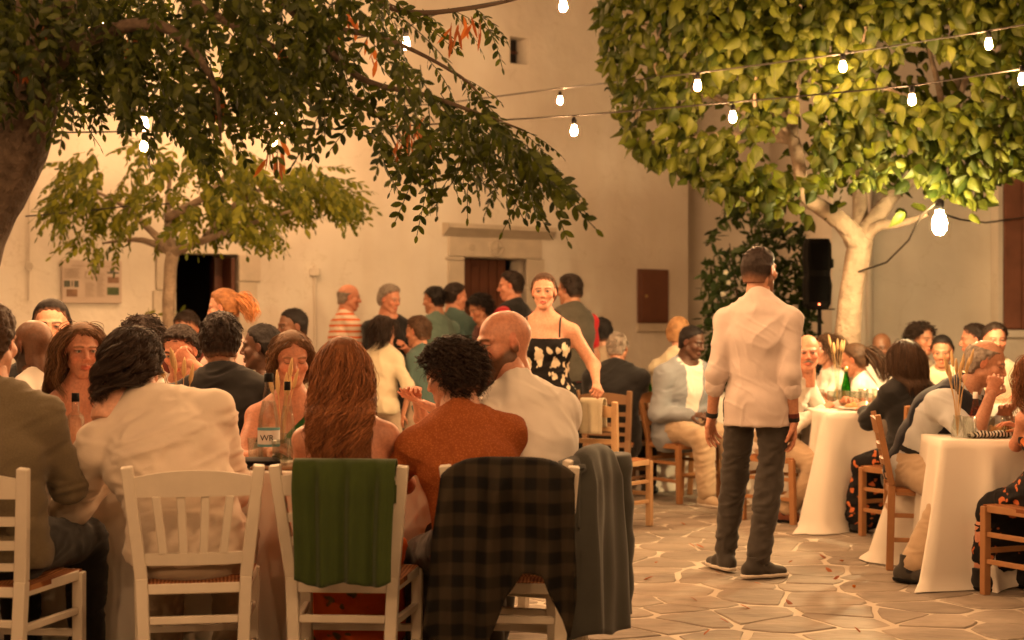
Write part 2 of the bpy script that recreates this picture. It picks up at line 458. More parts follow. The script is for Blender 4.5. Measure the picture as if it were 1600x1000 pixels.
va_ = N_.new('ShaderNodeVectorMath'); va_.operation = 'MULTIPLY_ADD'; L_.new(nd_.outputs['Color'], va_.inputs[0]); va_.inputs[1].default_value = (.9,) * 3; L_.new(tc.outputs['Object'], va_.inputs[2]); L_.new(va_.outputs[0], vo_.inputs['Vector'])
ck_ = N_.new('ShaderNodeValToRGB'); ck_.color_ramp.elements[0].position = 0; ck_.color_ramp.elements[1].position = .006; ck_.color_ramp.elements[0].color = (.88, .86, .82, 1); ck_.color_ramp.elements[1].color = (1, 1, 1, 1); L_.new(vo_.outputs['Distance'], ck_.inputs[0])
ms_ = N_.new('ShaderNodeMapping'); ms_.inputs['Scale'].default_value = (2.6, 2.6, .22); L_.new(tc.outputs['Object'], ms_.inputs[0]); ns_ = N_.new('ShaderNodeTexNoise'); ns_.inputs['Scale'].default_value = 1.6; ns_.inputs['Detail'].default_value = 6; L_.new(ms_.outputs[0], ns_.inputs['Vector'])
st_ = N_.new('ShaderNodeValToRGB'); st_.color_ramp.elements[0].position = .25; st_.color_ramp.elements[1].position = .65; st_.color_ramp.elements[0].color = (.95, .93, .90, 1); st_.color_ramp.elements[1].color = (1, 1, 1, 1); L_.new(ns_.outputs[0], st_.inputs[0])
m1_ = N_.new('ShaderNodeMixRGB'); m1_.blend_type = 'MULTIPLY'; m1_.inputs[0].default_value = 1; L_.new(cr.outputs[0], m1_.inputs[1]); L_.new(ck_.outputs[0], m1_.inputs[2])
m2_ = N_.new('ShaderNodeMixRGB'); m2_.blend_type = 'MULTIPLY'; m2_.inputs[0].default_value = 1; L_.new(m1_.outputs[0], m2_.inputs[1]); L_.new(st_.outputs[0], m2_.inputs[2]); L_.new(m2_.outputs[0], pb.inputs['Base Color'])
n2 = N_.new('ShaderNodeTexNoise'); n2.inputs['Scale'].default_value = 5; n2.inputs['Detail'].default_value = 10; L_.new(tc.outputs['Object'], n2.inputs['Vector'])
bp_ = N_.new('ShaderNodeBump'); bp_.inputs['Strength'].default_value = .5; bp_.inputs['Distance'].default_value = .03
L_.new(n2.outputs[0], bp_.inputs['Height']); L_.new(bp_.outputs[0], pb.inputs['Normal'])
M['plaster'] = pm
M['stone_trim'] = mat('stone_trim', (.52, .45, .36), .85, .25, 6, .6, 30, bdist=.01)
M['dark_wood'] = mat('dark_wood', (.10, .035, .018), .5, .35, 10, .3, 50)
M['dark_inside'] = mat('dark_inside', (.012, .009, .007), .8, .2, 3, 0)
M['brown_metal'] = mat('brown_metal', (.13, .05, .028), .45, .25, 7, .15, 40)
M['red_wood'] = mat('red_wood', (.22, .085, .05), .7, .35, 6, .3, 40)
M['black'] = mat('black_plastic', (.008, .0075, .007), .7, .2, 20, .15, 120, spec=.08)
M['cable'] = mat('cable_black', (.02, .016, .012), .6, .1, 20, 0)
M['brass'] = mat('brass', (.6, .45, .2), .3, .1, 20, 0, metal=1)
M['grey_metal'] = mat('grey_metal', (.25, .24, .22), .5, .2, 9, .1)
M['paint_pale'] = mat('paint_pale', (.62, .56, .48), .7, .08, 8, .1)

WU = np.array([1.5, 1.0, 0]); WU /= np.linalg.norm(WU)          # direction along the church wall
WN = np.array([WU[1], -WU[0], 0])                               # out of the wall, towards the square
W0 = np.array([-.2125, 17.0, 0])
WYAW = math.atan2(WU[1], WU[0])
def wall_u(px):     # where the sight line of a photo column meets the wall
    k = (px - 800) / FPX
    # W0.x + u*WU.x = k*(W0.y+u*WU.y)
    return (k * W0[1] - W0[0]) / (WU[0] - k * WU[1])
def wall_z(px, py):
    u = wall_u(px); d = W0[1] + u * WU[1]; return CH + (HY - py) / FPX * d
church = thing('church', 'whitewashed chapel with two dark doorways behind the guests', 'building', tuple(W0), WYAW)
def wall_holes(name, u0, u1, z0, z1, holes, depth, matl, parent, thick=.6):
    us = sorted({u0, u1, *[h[0] for h in holes], *[h[1] for h in holes]}); zs = sorted({z0, z1, *[h[2] for h in holes], *[h[3] for h in holes]})
    b = MB()
    for i in range(len(us) - 1):
        for j in range(len(zs) - 1):
            c = ((us[i] + us[i+1]) / 2, (zs[j] + zs[j+1]) / 2)
            if any(h[0] < c[0] < h[1] and h[2] < c[1] < h[3] for h in holes): continue
            b.poly([(us[i], 0, zs[j]), (us[i+1], 0, zs[j]), (us[i+1], 0, zs[j+1]), (us[i], 0, zs[j+1])])
    for h in holes:
        a, c, e, g = h[:4]; D = depth
        b.poly([(a, 0, e), (a, 0, g), (a, D, g), (a, D, e)]); b.poly([(c, 0, g), (c, 0, e), (c, D, e), (c, D, g)])
        b.poly([(a, 0, g), (c, 0, g), (c, D, g), (a, D, g)]); b.poly([(a, 0, e), (a, D, e), (c, D, e), (c, 0, e)])
    b.poly([(u0, 0, z1), (u1, 0, z1), (u1, thick, z1), (u0, thick, z1)])
    b.poly([(u1, 0, z0), (u1, thick, z0), (u1, thick, z1), (u1, 0, z1)])
    return b.build(name, matl, parent)
uc = wall_u(1075)
dl0, dl1 = wall_u(274), wall_u(372); dlt = wall_z(320, 396)
dm0, dm1 = wall_u(724), wall_u(822); dmt = wall_z(770, 403)
w0, w1 = wall_u(797), wall_u(826); wz0, wz1 = wall_z(810, 100), wall_z(810, 58)
c0, c1 = wall_u(995), wall_u(1042); cz0, cz1 = wall_z(1018, 505), wall_z(1018, 421)
holes = [(dl0, dl1, 0, dlt), (dm0, dm1, .12, dmt), (w0, w1, wz0, wz1)]
wall_holes('wall', -9.5, uc, 0, 4.7, holes, .32, M['plaster'], church)
b = MB()   # side wall of the chapel running back from the corner
b.poly([(uc, .6, 0), (uc, 8, 0), (uc, 8, 4.7), (uc, .6, 4.7)]).build('side_wall', M['plaster'], church)
b = MB(); ug = wall_u(880)
b.poly([(-9.5, .003, 4.7), (uc, .003, 4.7), (ug, .003, 5.35), (ug - 2.5, .003, 6.6), (-9.5, .003, 6.6)])
b.poly([(uc, .003, 4.7), (uc, 8, 4.7), (ug, 8, 5.35), (ug, .003, 5.35)])
b.build('gable', M['plaster'], church)
b = MB()
b.bar((uc + .12, -.06, 4.66), (ug, -.06, 5.38), .12, .05, u=(0, 1, 0)); b.bar((ug, -.06, 5.38), (ug - 2.5, -.06, 6.64), .12, .05, u=(0, 1, 0)); b.build('roof_coping', M['stone_trim'], church)
def planks_door(u0, u1, z0, z1, y, parent, n, matl):
    door = MB().box((u0, y, z0), (u1, y + .03, z1)).build('door', M['dark_inside'], parent)
    w = (u1 - u0) / n
    pl = MB().box((-w / 2 + .006, -.022, z0 + .01), (w / 2 - .006, -.002, z1 - .01)).build('plank', matl, door, loc=(u0 + w / 2, y, 0))
    for i in range(1, n):
        o = pl.copy(); COL.objects.link(o); o.location = (u0 + w * (i + .5), y, 0)
    return door
planks_door(dm0, dm1 - .13, .12, dmt, .24, church, 6, M['dark_wood'])
k = MB().tube([(dm0 + .36, .17, 1.1), (dm0 + .36, .21, 1.1)], .02, 10).build('door_knob', M['brass'], church)
# left doorway, open leaf inside a dark room
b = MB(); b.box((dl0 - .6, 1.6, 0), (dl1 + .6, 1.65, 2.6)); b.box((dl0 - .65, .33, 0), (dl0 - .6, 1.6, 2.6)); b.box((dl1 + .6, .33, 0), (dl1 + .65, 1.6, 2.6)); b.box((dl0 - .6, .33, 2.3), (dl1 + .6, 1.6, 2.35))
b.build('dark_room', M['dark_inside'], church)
b = MB(); b.box((dl1 - .05, .05, .02), (dl1 - .01, .6, dlt - .03)); b.build('open_door_leaf', M['dark_wood'], church)
b = MB(); b.box((dl1 - .14, .26, .02), (dl1 - .055, .31, dlt - .02)); b.build('door_frame', M['dark_wood'], church)
# stone surrounds
def surround(u0, u1, zt, w, name):
    for side, (a, c) in enumerate(((u0 - w, u0), (u1, u1 + w))):
        z = 0; i = 0
        hs = [.42, .36, .5, .4, .38, .5, .4]
        while z < zt:
            h = min(hs[(i + side * 2) % 7], zt - z)
            b = MB(); e = .03 * ((i + side) % 2)
            b.box((a - (e if side == 0 else 0), -.025 - .004 * (i % 3), z + .004), (c + (e if side == 1 else 0), .1, z + h - .004), bev=.006)
            b.build('jamb_stone', M['stone_trim'], church); z += h; i += 1
surround(dm0, dm1, dmt, wall_u(724) - wall_u(699), 'jamb')
surround(dl0 - .0, dl1, dlt, .2, 'jamb')
lt0 = wall_u(697); lt1 = wall_u(853)
MB().box((dm0 - .2, -.03, dmt + .003), (dm1 + .2, .1, wall_z(775, 372)), bev=.008).build('lintel', M['stone_trim'], church)
b = MB(); zc = wall_z(775, 372)
prof = [(-.03, .004), (-.05, .02), (-.09, .05), (-.13, .075), (-.15, .085), (-.15, .13), (-.02, .145)]
V = []; F = []
for uu in (lt0 - .05, lt1 + .05):
    for (y, z) in prof: V.append((uu, y, zc + z))
    V.append((uu, .05, zc + .145)); V.append((uu, .05, zc + .004))
n = len(prof) + 2
F = [[i, (i + 1) % n, n + (i + 1) % n, n + i] for i in range(n)] + [list(range(n))[::-1], list(range(n, 2 * n))]
mesh_obj('cornice', V, F, M['stone_trim'], church, smooth=False)
b = MB()   # carved relief on the lintel
cu = (dm0 + dm1) / 2; cz = (dmt + zc) / 2
b.tube([(cu + .09 * math.cos(t), -.034, cz + .085 * math.sin(t)) for t in np.linspace(0, 6.28, 18)], .012, 6); b.build('relief_ring', M['stone_trim'], church, smooth=True); b = MB()
b.tube([(cu, -.034, cz - .07), (cu, -.034, cz + .07)], .01, 6); b.tube([(cu - .06, -.034, cz), (cu + .06, -.034, cz)], .01, 6); b.build('relief_cross', M['stone_trim'], church, smooth=True); b = MB()
b.tube([(cu - .32 + .03 * math.cos(t), -.034, cz + .03 * math.sin(t)) for t in np.linspace(0, 6.28, 12)], .01, 6)
b.build('relief', M['stone_trim'], church, smooth=True)
# small upper window: dark shutter
MB().box((w0 + .0, .16, wz0), (w1 - .06, .2, wz1)).build('window', M['dark_inside'], church)
MB().box((w0, .13, (wz0 + wz1) / 2 - .01), (w1 - .06, .158, (wz0 + wz1) / 2 + .01)).build('window_bar', M['dark_wood'], church)
MB().box((wall_u(1150) - .0, 2, 3), (wall_u(1150) + .1, 2.1, 3.1)).build('chimney_stub', M['plaster'], church) if False else None
# meter cupboard
def wall_pt(px, py, out=0):
    u = wall_u(px); return W0 + WU * u + WN * out + np.array([0, 0, wall_z(px, py)])
cab = thing('meter_cupboard', 'small brown metal cupboard door set in the chapel wall', 'cupboard', tuple(W0), WYAW)
MB().box((c0, -.035, cz0), (c1, .0, cz1), bev=.004).build('frame', M['brown_metal'], cab)
MB().box((c0 + .03, -.05, cz0 + .03), (c1 - .03, -.036, cz1 - .03), bev=.004).build('door', M['brown_metal'], cab)
MB().lathe([(.0, 0), (.018, .0), (.018, .01), (0, .014)], 10, (0, 0, 0)).build('lock', M['brass'], cab, loc=(c0 + .1, -.052, (cz0 + cz1) / 2)).rotation_euler = (R(90), 0, 0)
MB().box((c0 - .01, -.04, cz0 - .1), (c1 + .01, -.0, cz0 - .005), bev=.004).build('sill', M['stone_trim'], cab)
# information board
ib = thing('information_board', 'pale information panel with small pictures on the chapel wall', 'sign', tuple(W0), WYAW)
i0, i1 = wall_u(95), wall_u(188); iz0, iz1 = wall_z(140, 474), wall_z(140, 407)
M['board'] = mat('board_pale', (.50, .40, .33), .55, .05, 4, 0); M['print'] = mat('print_grey', (.33, .25, .19), .7, .3, 30, 0)
M['photo_dark'] = mat('photo_dark', (.07, .075, .05), .5, .9, 14, 0); M['photo_brown'] = mat('photo_brown', (.22, .12, .07), .5, .8, 12, 0); M['photo_green'] = mat('photo_green', (.07, .10, .03), .5, .9, 12, 0)
MB().box((i0, -.04, iz0), (i1, -.01, iz1), bev=.003).build('panel', M['board'], ib)
W_, H_ = i1 - i0, iz1 - iz0
def ibox(x0, x1, y0, y1, nm, m): MB().box((i0 + x0 * W_, -.044, iz0 + y0 * H_), (i0 + x1 * W_, -.0405, iz0 + y1 * H_)).build(nm, m, ib)
ibox(.75, .95, .70, .74, 'picture', M['photo_dark']); ibox(.80, .87, .742, .82, 'picture', M['photo_dark'])
ibox(.76, .95, .48, .62, 'picture', M['photo_brown']); ibox(.75, .95, .20, .38, 'picture', M['photo_green'])
ibox(.03, .13, .37, .52, 'picture', M['photo_dark']); ibox(.155, .175, .38, .52, 'picture', M['photo_dark']); ibox(.20, .27, .37, .52, 'picture', M['photo_dark']); ibox(.07, .25, .15, .32, 'picture', M['photo_brown'])
for (xx0, xx1, ya, yb, nl) in ((.03, .30, .58, .82, 7), (.58, .71, .16, .74, 14), (.38, .53, .16, .50, 8), (.15, .85, .86, .90, 1)):
    for j in range(nl):
        yy = ya + (yb - ya) * j / max(nl, 1); ibox(xx0, xx1 - .05 * ((j * 7) % 3) / 3, yy, yy + .012, 'text_line', M['print'])
for q in ((.38, .54, .72, .732), (.38, .54, .58, .592), (.38, .39, .592, .72), (.53, .54, .592, .72)): ibox(*q, 'frame_line', M['print'])
# wall cables
cb = thing('wall_cable', 'thin cable with loop hanging down the chapel wall', 'cable')
p = [wall_pt(45, y, .02) for y in (300, 345, 390, 410)]; b = MB().tube(p, .008, 6)
lc = wall_pt(45, 416, .02); b.tube([lc + WU * .035 * math.cos(t) + np.array([0, 0, .04 * math.sin(t)]) for t in np.linspace(0, 6.28, 14)], .007, 6)
b.build('cable', M['paint_pale'], cb)
MB().tube([wall_pt(45, 424, .02), wall_pt(44, 470, .02)], .01, 6).build('conduit', M['paint_pale'], cb)
cb = thing('wall_conduit', 'slim pipe running down the plaster between doorways', 'pipe')
MB().tube([wall_pt(490, 415, .02), wall_pt(491, 500, .02), wall_pt(491, 560, .02)], .016, 8).build('pipe', M['paint_pale'], cb)
MB().box((-.05, -.03, -.04), (.05, .03, .04), bev=.006).build('junction_box', M['paint_pale'], cb, loc=tuple(wall_pt(490, 425, .03)))

# house at the right
house = thing('house', 'pale rendered house wall lit by lamp behind the mulberry', 'building')
HYD = 19.3
hx = lambda px, d=HYD: (px - 800) / FPX * d
hz = lambda py, d=HYD: CH + (HY - py) / FPX * d
b = MB(); wx0, wx1, wza, wzb = hx(1212), hx(1264), hz(482), hz(318)
us = [hx(1060), wx0, wx1, 9.0]; zs = [0, wza, wzb, 4.6]
for i in range(3):
    for j in range(3):
        if i == 1 and j == 1: continue
        b.poly([(us[i], HYD, zs[j]), (us[i+1], HYD, zs[j]), (us[i+1], HYD, zs[j+1]), (us[i], HYD, zs[j+1])])
for q in ([(wx0,0,wza),(wx0,0,wzb),(wx0,.25,wzb),(wx0,.25,wza)], [(wx1,0,wzb),(wx1,0,wza),(wx1,.25,wza),(wx1,.25,wzb)], [(wx0,0,wzb),(wx1,0,wzb),(wx1,.25,wzb),(wx0,.25,wzb)], [(wx0,0,wza),(wx0,.25,wza),(wx1,.25,wza),(wx1,0,wza)]):
    b.poly([(x, HYD + y, z) for x, y, z in q])
b.poly([(hx(1060), HYD, 4.6), (9, HYD, 4.6), (9, HYD + 6, 4.6), (hx(1060), HYD + 6, 4.6)])
b.build('wall', M['plaster'], house)
MB().box((wx0, HYD + .2, wza), (wx1, HYD + .24, wzb)).build('window', M['dark_inside'], house)
b = MB(); b.box((wx0, HYD + .15, wza), (wx0 + .05, HYD + .199, wzb)); b.box(((wx0 + wx1) / 2 - .02, HYD + .15, wza), ((wx0 + wx1) / 2 + .02, HYD + .199, wzb)); b.build('window_frame', M['dark_wood'], house)
HD = 15.4
MB().box((hx(1300, HD), HD, 0), (9, HD + 3.8, 4.6)).build('wing', M['plaster'], house)
MB().tube([(hx(1357, HD), HD - .05, 0), (hx(1357, HD), HD - .05, 4.4)], .035, 10).build('drainpipe', M['paint_pale'], house, smooth=True)
# projecting house corner with red shutter at the edge of the picture
ho = thing('corner_house', 'house corner with weathered red shutter at the right edge', 'building')
D2 = 15.15; xa = hx(1560, D2)
MB().box((xa, D2, 0), (9, D2 + .24, 4.4)).build('wall', M['plaster'], ho)
sh0, sh1 = hx(1567, D2), hx(1700, D2); za, zb = hz(515, D2), hz(268, D2)
fr = MB().box((sh0, D2 - .03, za), (sh1, D2 - .002, zb)).build('shutter', M['dark_wood'], ho)
for i in range(5):
    w = (sh1 - sh0) / 5; MB().box((sh0 + i * w + .004, D2 - .055, za + .01), (sh0 + (i + 1) * w - .004, D2 - .031, zb - .01), bev=.004).build('plank', M['red_wood'], fr)
MB().box((sh0 - .05, D2 - .09, za - .08), (sh1 + .05, D2 - .002, za - .005), bev=.006).build('sill', M['plaster'], ho)

# ------------------------------------------------------------------ vegetation
def leaf_mat(name, c1, c2, trans=.35, rough=.55):
    m, nt, b = nodes(name); N = nt.nodes; L = nt.links
    g = N.new('ShaderNodeNewGeometry'); cr = N.new('ShaderNodeValToRGB')
    cr.color_ramp.elements[0].color = (*c1, 1); cr.color_ramp.elements[1].color = (*c2, 1)
    oi = N.new('ShaderNodeObjectInfo'); ad = N.new('ShaderNodeMath'); ad.operation = 'ADD'; fr = N.new('ShaderNodeMath'); fr.operation = 'FRACT'
    L.new(g.outputs['Random Per Island'], ad.inputs[0]); L.new(oi.outputs['Random'], ad.inputs[1]); L.new(ad.outputs[0], fr.inputs[0])
    L.new(fr.outputs[0], cr.inputs[0]); L.new(cr.outputs[0], b.inputs['Base Color'])
    b.inputs['Roughness'].default_value = rough; b.inputs['Specular IOR Level'].default_value = .22
    tr = N.new('ShaderNodeBsdfTranslucent'); mu = N.new('ShaderNodeMixRGB'); mu.blend_type = 'MULTIPLY'; mu.inputs[0].default_value = 1
    L.new(cr.outputs[0], mu.inputs[1]); mu.inputs[2].default_value = (1.6, 1.7, .5, 1); L.new(mu.outputs[0], tr.inputs['Color'])
    ms = N.new('ShaderNodeMixShader'); ms.inputs[0].default_value = trans
    L.new(b.outputs[0], ms.inputs[1]); L.new(tr.outputs[0], ms.inputs[2])
    L.new(ms.outputs[0], N['Material Output'].inputs[0])
    M[name] = m; return m
leaf_mat('leaf_locust', (.008, .014, .002), (.054, .064, .007), .28)
leaf_mat('leaf_mulberry', (.018, .032, .003), (.092, .105, .010), .3)
leaf_mat('leaf_small', (.05, .068, .008), (.19, .19, .02), .3)
leaf_mat('leaf_bush', (.015, .028, .01), (.045, .07, .018), .2)
leaf_mat('pod_red', (.22, .055, .02), (.42, .13, .045), .3, .5)
leaf_mat('petal_white', (.5, .45, .36), (.7, .65, .55), .3)
M['bark'] = mat('bark', (.085, .058, .038), .9, .45, 9, 1.0, 22, bdist=.03)
M['bark_pale'] = mat('bark_pale', (.30, .225, .16), .9, .5, 9, 1.0, 20, bdist=.03)
def rows(m): return np.asarray(m)
def frame_from(yaxis, up):
    y = nrm(yaxis); x = np.cross(y, up)
    if np.linalg.norm(x) < 1e-4: x = np.array([1., 0, 0])
    x = nrm(x); z = np.cross(x, y); return np.stack([x, y, z], 1)
def leaflet(L, W, fold=.25, droop=.25):
    """small pointed oval blade along +y, 6 faces"""
    xs = [(0, 0), (.25, .78), (.55, 1), (.82, .6), (1, 0)]
    V = []; F = []
    for t, w in xs:
        z = -droop * L * t * t
        V += [(-w * W / 2, t * L, z - fold * w * W / 2), (0, t * L, z), (w * W / 2, t * L, z - fold * w * W / 2)]
    for i in range(len(xs) - 1):
        a = i * 3; F += [[a, a+1, a+4, a+3], [a+1, a+2, a+5, a+4]]
    return np.array(V), np.array(F)
def compound(n, L, lw, ll, seed, droop=.5):
    """pinnate leaf hanging along +y with drooping rachis"""
    rs = np.random.RandomState(seed); V = []; F = []; c = 0
    lv, lf = leaflet(ll, lw)
    pts = []
    for i in range(n + 1):
        t = i / n; pts.append(np.array([0, t * L, -droop * L * t * t * .5]))
    for i in range(1, n + 1):
        sides = (-1, 1) if i < n else (0,)
        for s in sides:
            d = np.array([s * .8, .8 + .2 * rs.randn(), -.45 + .35 * rs.randn()]) if s else np.array([0, 1, -.4])
            Rm = frame_from(d, np.array([.2 * rs.randn(), .2 * rs.randn(), 1.]))
            sc = (.75 + .35 * math.sin(math.pi * (i / n) ** .8)) * rs.uniform(.85, 1.12)
            V.append((lv * sc) @ Rm.T + pts[i]); F.append(lf + c); c += len(lv)
    # rachis
    r = .0016; b = []
    for p in pts: b += [p + (-r, 0, -r), p + (r, 0, -r), p + (0, 0, r)]
    q = []
    for i in range(n):
        for k in range(3): a = i * 3; q.append([a + k, a + (k + 1) % 3, a + 3 + (k + 1) % 3, a + 3 + k])
    V.append(np.array(b)); F.append(np.array(q) + c)
    return np.concatenate(V), np.concatenate(F)
def heart_leaf(L, seed, droop=.5, cup=.3):
    rs = np.random.RandomState(seed)
    xs = [(0, .10), (.08, .75), (.25, 1.0), (.5, .86), (.75, .45), (.9, .16), (1, 0.0)]
    W = .82 * L; V = []; F = []
    for t, w in xs:
        z = -droop * L * t ** 1.7
        for u in (-1, -.5, 0, .5, 1):
            V.append((u * w * W / 2, t * L - (.07 * L * abs(u) if t < .2 else 0), z - cup * (abs(u) ** 1.6) * w * W / 2 + .02 * L * math.sin(7 * t + 3 * u + seed)))
    for i in range(len(xs) - 1):
        for k in range(4): a = i * 5 + k; F.append([a, a + 1, a + 6, a + 5])
    return np.array(V), np.array(F)
def scatter(name, parent, variants, placed, matl, nobj, score, objname='leaf', stuffname='foliage'):
    """placed: list of (pos, R 3x3, scale, variant). The nobj with the best score become objects, the rest one stuff part."""
    order = np.argsort(score)
    stuff = mesh_obj_multi = None
    V = []; F = []; c = 0
    for i in order[nobj:]:
        p, Rm, sc, k = placed[i]; v, f = variants[k]
        V.append((v * sc) @ Rm.T + p); F.append(f + c); c += len(v)
    host = None
    if V:
        host = mesh_obj(stuffname, np.concatenate(V), np.concatenate(F), matl, parent); host['kind'] = 'stuff'
    mes = []
    for v, f in variants:
        o = mesh_obj(objname, v, f, matl, parent); mes.append(o.data); bpy.data.objects.remove(o)
    for i in order[:nobj]:
        p, Rm, sc, k = placed[i]
        o = bpy.data.objects.new(objname, mes[k]); COL.objects.link(o); o.parent = parent
        T = Matrix([list(Rm[r] * sc) + [p[r]] for r in range(3)] + [[0, 0, 0, 1]]); o.matrix_local = T
    return host
def branch(pts, rad, name, matl, parent, n=10, wob=.0, seed=0):
    pts = [np.asarray(p, float) for p in pts]; P = []; Rr = []
    for i in range(len(pts) - 1):
        p0 = pts[max(i-1, 0)]; p1 = pts[i]; p2 = pts[i+1]; p3 = pts[min(i+2, len(pts)-1)]
        for t in np.linspace(0, 1, 7)[:-1]:
            q = .5 * ((2*p1) + (-p0+p2)*t + (2*p0-5*p1+4*p2-p3)*t*t + (-p0+3*p1-3*p2+p3)*t**3)
            P.append(q); Rr.append(rad[i] + (rad[i+1] - rad[i]) * t)
    P.append(pts[-1]); Rr.append(rad[-1])
    b = MB().tube(P, Rr, n)
    if wob:
        V = np.array(b.v); C = np.repeat(np.array(P), n, 0); rr = np.repeat(np.array(Rr), n)[:, None]
        nz = vnoise(V * np.array([9, 9, 3.5]) / max(rad[0] * 6, .3), seed) + .5 * vnoise(V * np.array([30, 30, 8]), seed + 2)
        V = V + (V - C) / (rr + 1e-6) * (nz[:, None] * wob * rr); b.v = [tuple(v) for v in V]
    return b.build(name, matl, parent, smooth=True)

# --- black locust in the foreground, trunk at the left edge
loc = thing('locust_tree', 'leaning dark locust tree with hanging feathery leaves overhead at left', 'tree')
D = 5.2
T_ = [at(-330, 1100, D), at(-270, 900, D), at(-190, 640, D), at(-85, 440, D), at(-10, 300, D), at(45, 190, D), at(62, 70, D), at(70, -80, D), at(110, -300, D + .2)]
T_[0][2] = -.02
branch(T_, [.24, .20, .15, .125, .105, .09, .08, .07, .05], 'trunk', M['bark'], loc, 22, .16, 4)
limbs_ = [
 ([at(62, 60, 5.2), at(180, -60, 5.3), at(330, -90, 5.4), at(470, 30, 5.4), at(560, 120, 5.4), at(670, 150, 5.4), at(760, 182, 5.4), at(822, 205, 5.4)], [.06, .045, .03, .016, .012, .009, .006, .003]),
 ([at(70, -80, 5.2), at(300, -160, 5.6), at(500, -60, 5.7), at(620, 15, 5.7), at(740, 12, 5.7), at(825, -6, 5.7)], [.05, .04, .02, .012, .008, .003]),
 ([at(55, 130, 5.2), at(140, 60, 5.0), at(250, 40, 4.9), at(330, 120, 4.9), at(345, 220, 4.9)], [.035, .025, .018, .01, .004]),
 ([at(180, -60, 5.3), at(330, 20, 5.5), at(470, 100, 5.6), at(580, 170, 5.6), at(620, 230, 5.6)], [.025, .018, .012, .008, .003]),
 ([at(70, -80, 5.2), at(-40, -60, 5.6), at(-120, 20, 5.9)], [.05, .03, .01]),
 ([at(470, 40, 5.4), at(600, 60, 5.5), at(720, 120, 5.5), at(760, 165, 5.5)], [.014, .010, .006, .003]),
]
for p, r in limbs_: branch(p, r, 'branch', M['bark'], loc, 8, .1, 3)
variants = [compound(9, .27, .020, .042, s, dr) for s, dr in ((1, .3), (2, .7), (3, 1.1), (4, .5))]
placed = []; rs = np.random.RandomState(21)
low = [(-60, 170), (0, 165), (60, 215), (110, 185), (150, 200), (210, 215), (270, 255), (330, 285), (370, 262), (420, 245), (470, 215), (510, 185), (560, 290), (590, 305), (630, 292), (690, 298), (740, 268), (790, 288), (840, 282), (880, 255)]
hig = [(-60, -60), (600, -60), (640, 40), (700, 95), (740, 150), (800, 215), (905, 255)]
lx = [a for a, _ in low]; ly = [b for _, b in low]; ux = [a for a, _ in hig]; uy = [b for _, b in hig]
nleaf = 0
while nleaf < 540:
    x = rs.uniform(-60, 850); d = rs.uniform(4.7, 6.2)
    lo_ = np.interp(x, lx, ly); up = np.interp(x, ux, uy)
    L_px = .24 * FPX / d * .72
    y0 = rs.uniform(up, max(up + 10, lo_ - L_px * rs.uniform(.55, 1.0)))
    dens = 1.0
    if x > 480 and y0 < 150: dens = .5 if x < 640 else .10
    if x > 540: dens = min(dens, .38)
    if 430 < x < 560 and y0 > 110: dens = .35
    if 360 < x < 450 and 140 < y0 : dens = .25
    if y0 > 130 and x < 430: dens = min(dens, .55)
    if rs.rand() > dens: continue
    p = at(x, y0, d)
    hang = np.array([rs.normal(.25, .5), rs.normal(-.1, .5), -1.0 + rs.uniform(0, .5)])
    placed.append((p, frame_from(hang, np.array([rs.normal(0, .7), rs.normal(-.6, .6), .6])), rs.uniform(.8, 1.15), rs.randint(4))); nleaf += 1
# the sprays at the right-hand branch tips: leaves set along the twigs
for p_, r_ in (limbs_[0], limbs_[1], limbs_[5]):
    for i in range(2, len(p_) - 1):
        for t in np.linspace(0, 1, 4)[:-1]:
            q = p_[i] + (p_[i+1] - p_[i]) * t
            if 800 + q[0] / q[1] * FPX > 745 and HY - (q[2] - CH) / q[1] * FPX < 110: continue
            for s_ in (0, 1):
                dirn = np.array([rs.uniform(.2, .9), rs.normal(0, .5), rs.uniform(-.9, -.1)])
                placed.append((q, frame_from(dirn, np.array([rs.normal(0, .4), rs.normal(-.3, .4), 1.])), rs.uniform(.65, .95), rs.randint(4)))
sc_ = [np.linalg.norm(p[0] - np.array([0, 0, CH])) - .0 + (3 if not (0 < 800 + p[0][0] / p[0][1] * FPX < 1600 and HY - (p[0][2] - CH) / p[0][1] * FPX > -20) else 0) for p in placed]
scatter('locust', loc, variants, placed, M['leaf_locust'], 300, sc_)
def pod_cluster(parent, c, n, L, seed):
    rs = np.random.RandomState(seed)
    for i in range(n):
        v, f = leaflet(L * rs.uniform(.9, 1.2), .017, .1, .1)
        Rm = frame_from(np.array([rs.normal(0, .3), rs.normal(0, .3), -1]), nrm(rs.normal(0, 1, 3)))
        p = c + np.array([rs.normal(0, .018), rs.normal(0, .018), rs.normal(0, .02)])
        mesh_obj('seed_pod', v @ Rm.T, f, M['pod_red'], parent, loc=tuple(p))
for (x, y, d, n, L) in ((705, 45, 5.6, 6, .08), (725, 30, 5.6, 7, .08), (745, 35, 5.6, 4, .07), (432, 235, 5.2, 9, .085), (545, 30, 5.5, 4, .07), (650, 190, 5.4, 8, .08), (635, 215, 5.4, 6, .07), (70, 30, 5.0, 6, .08), (35, 90, 5.0, 6, .08), (215, 55, 5.0, 5, .07), (450, 70, 5.3, 5, .07), (590, 75, 5.5, 5, .06), (340, 140, 5.0, 4, .07)):
    pod_cluster(loc, at(x, y, d), n, L, int(x + y))

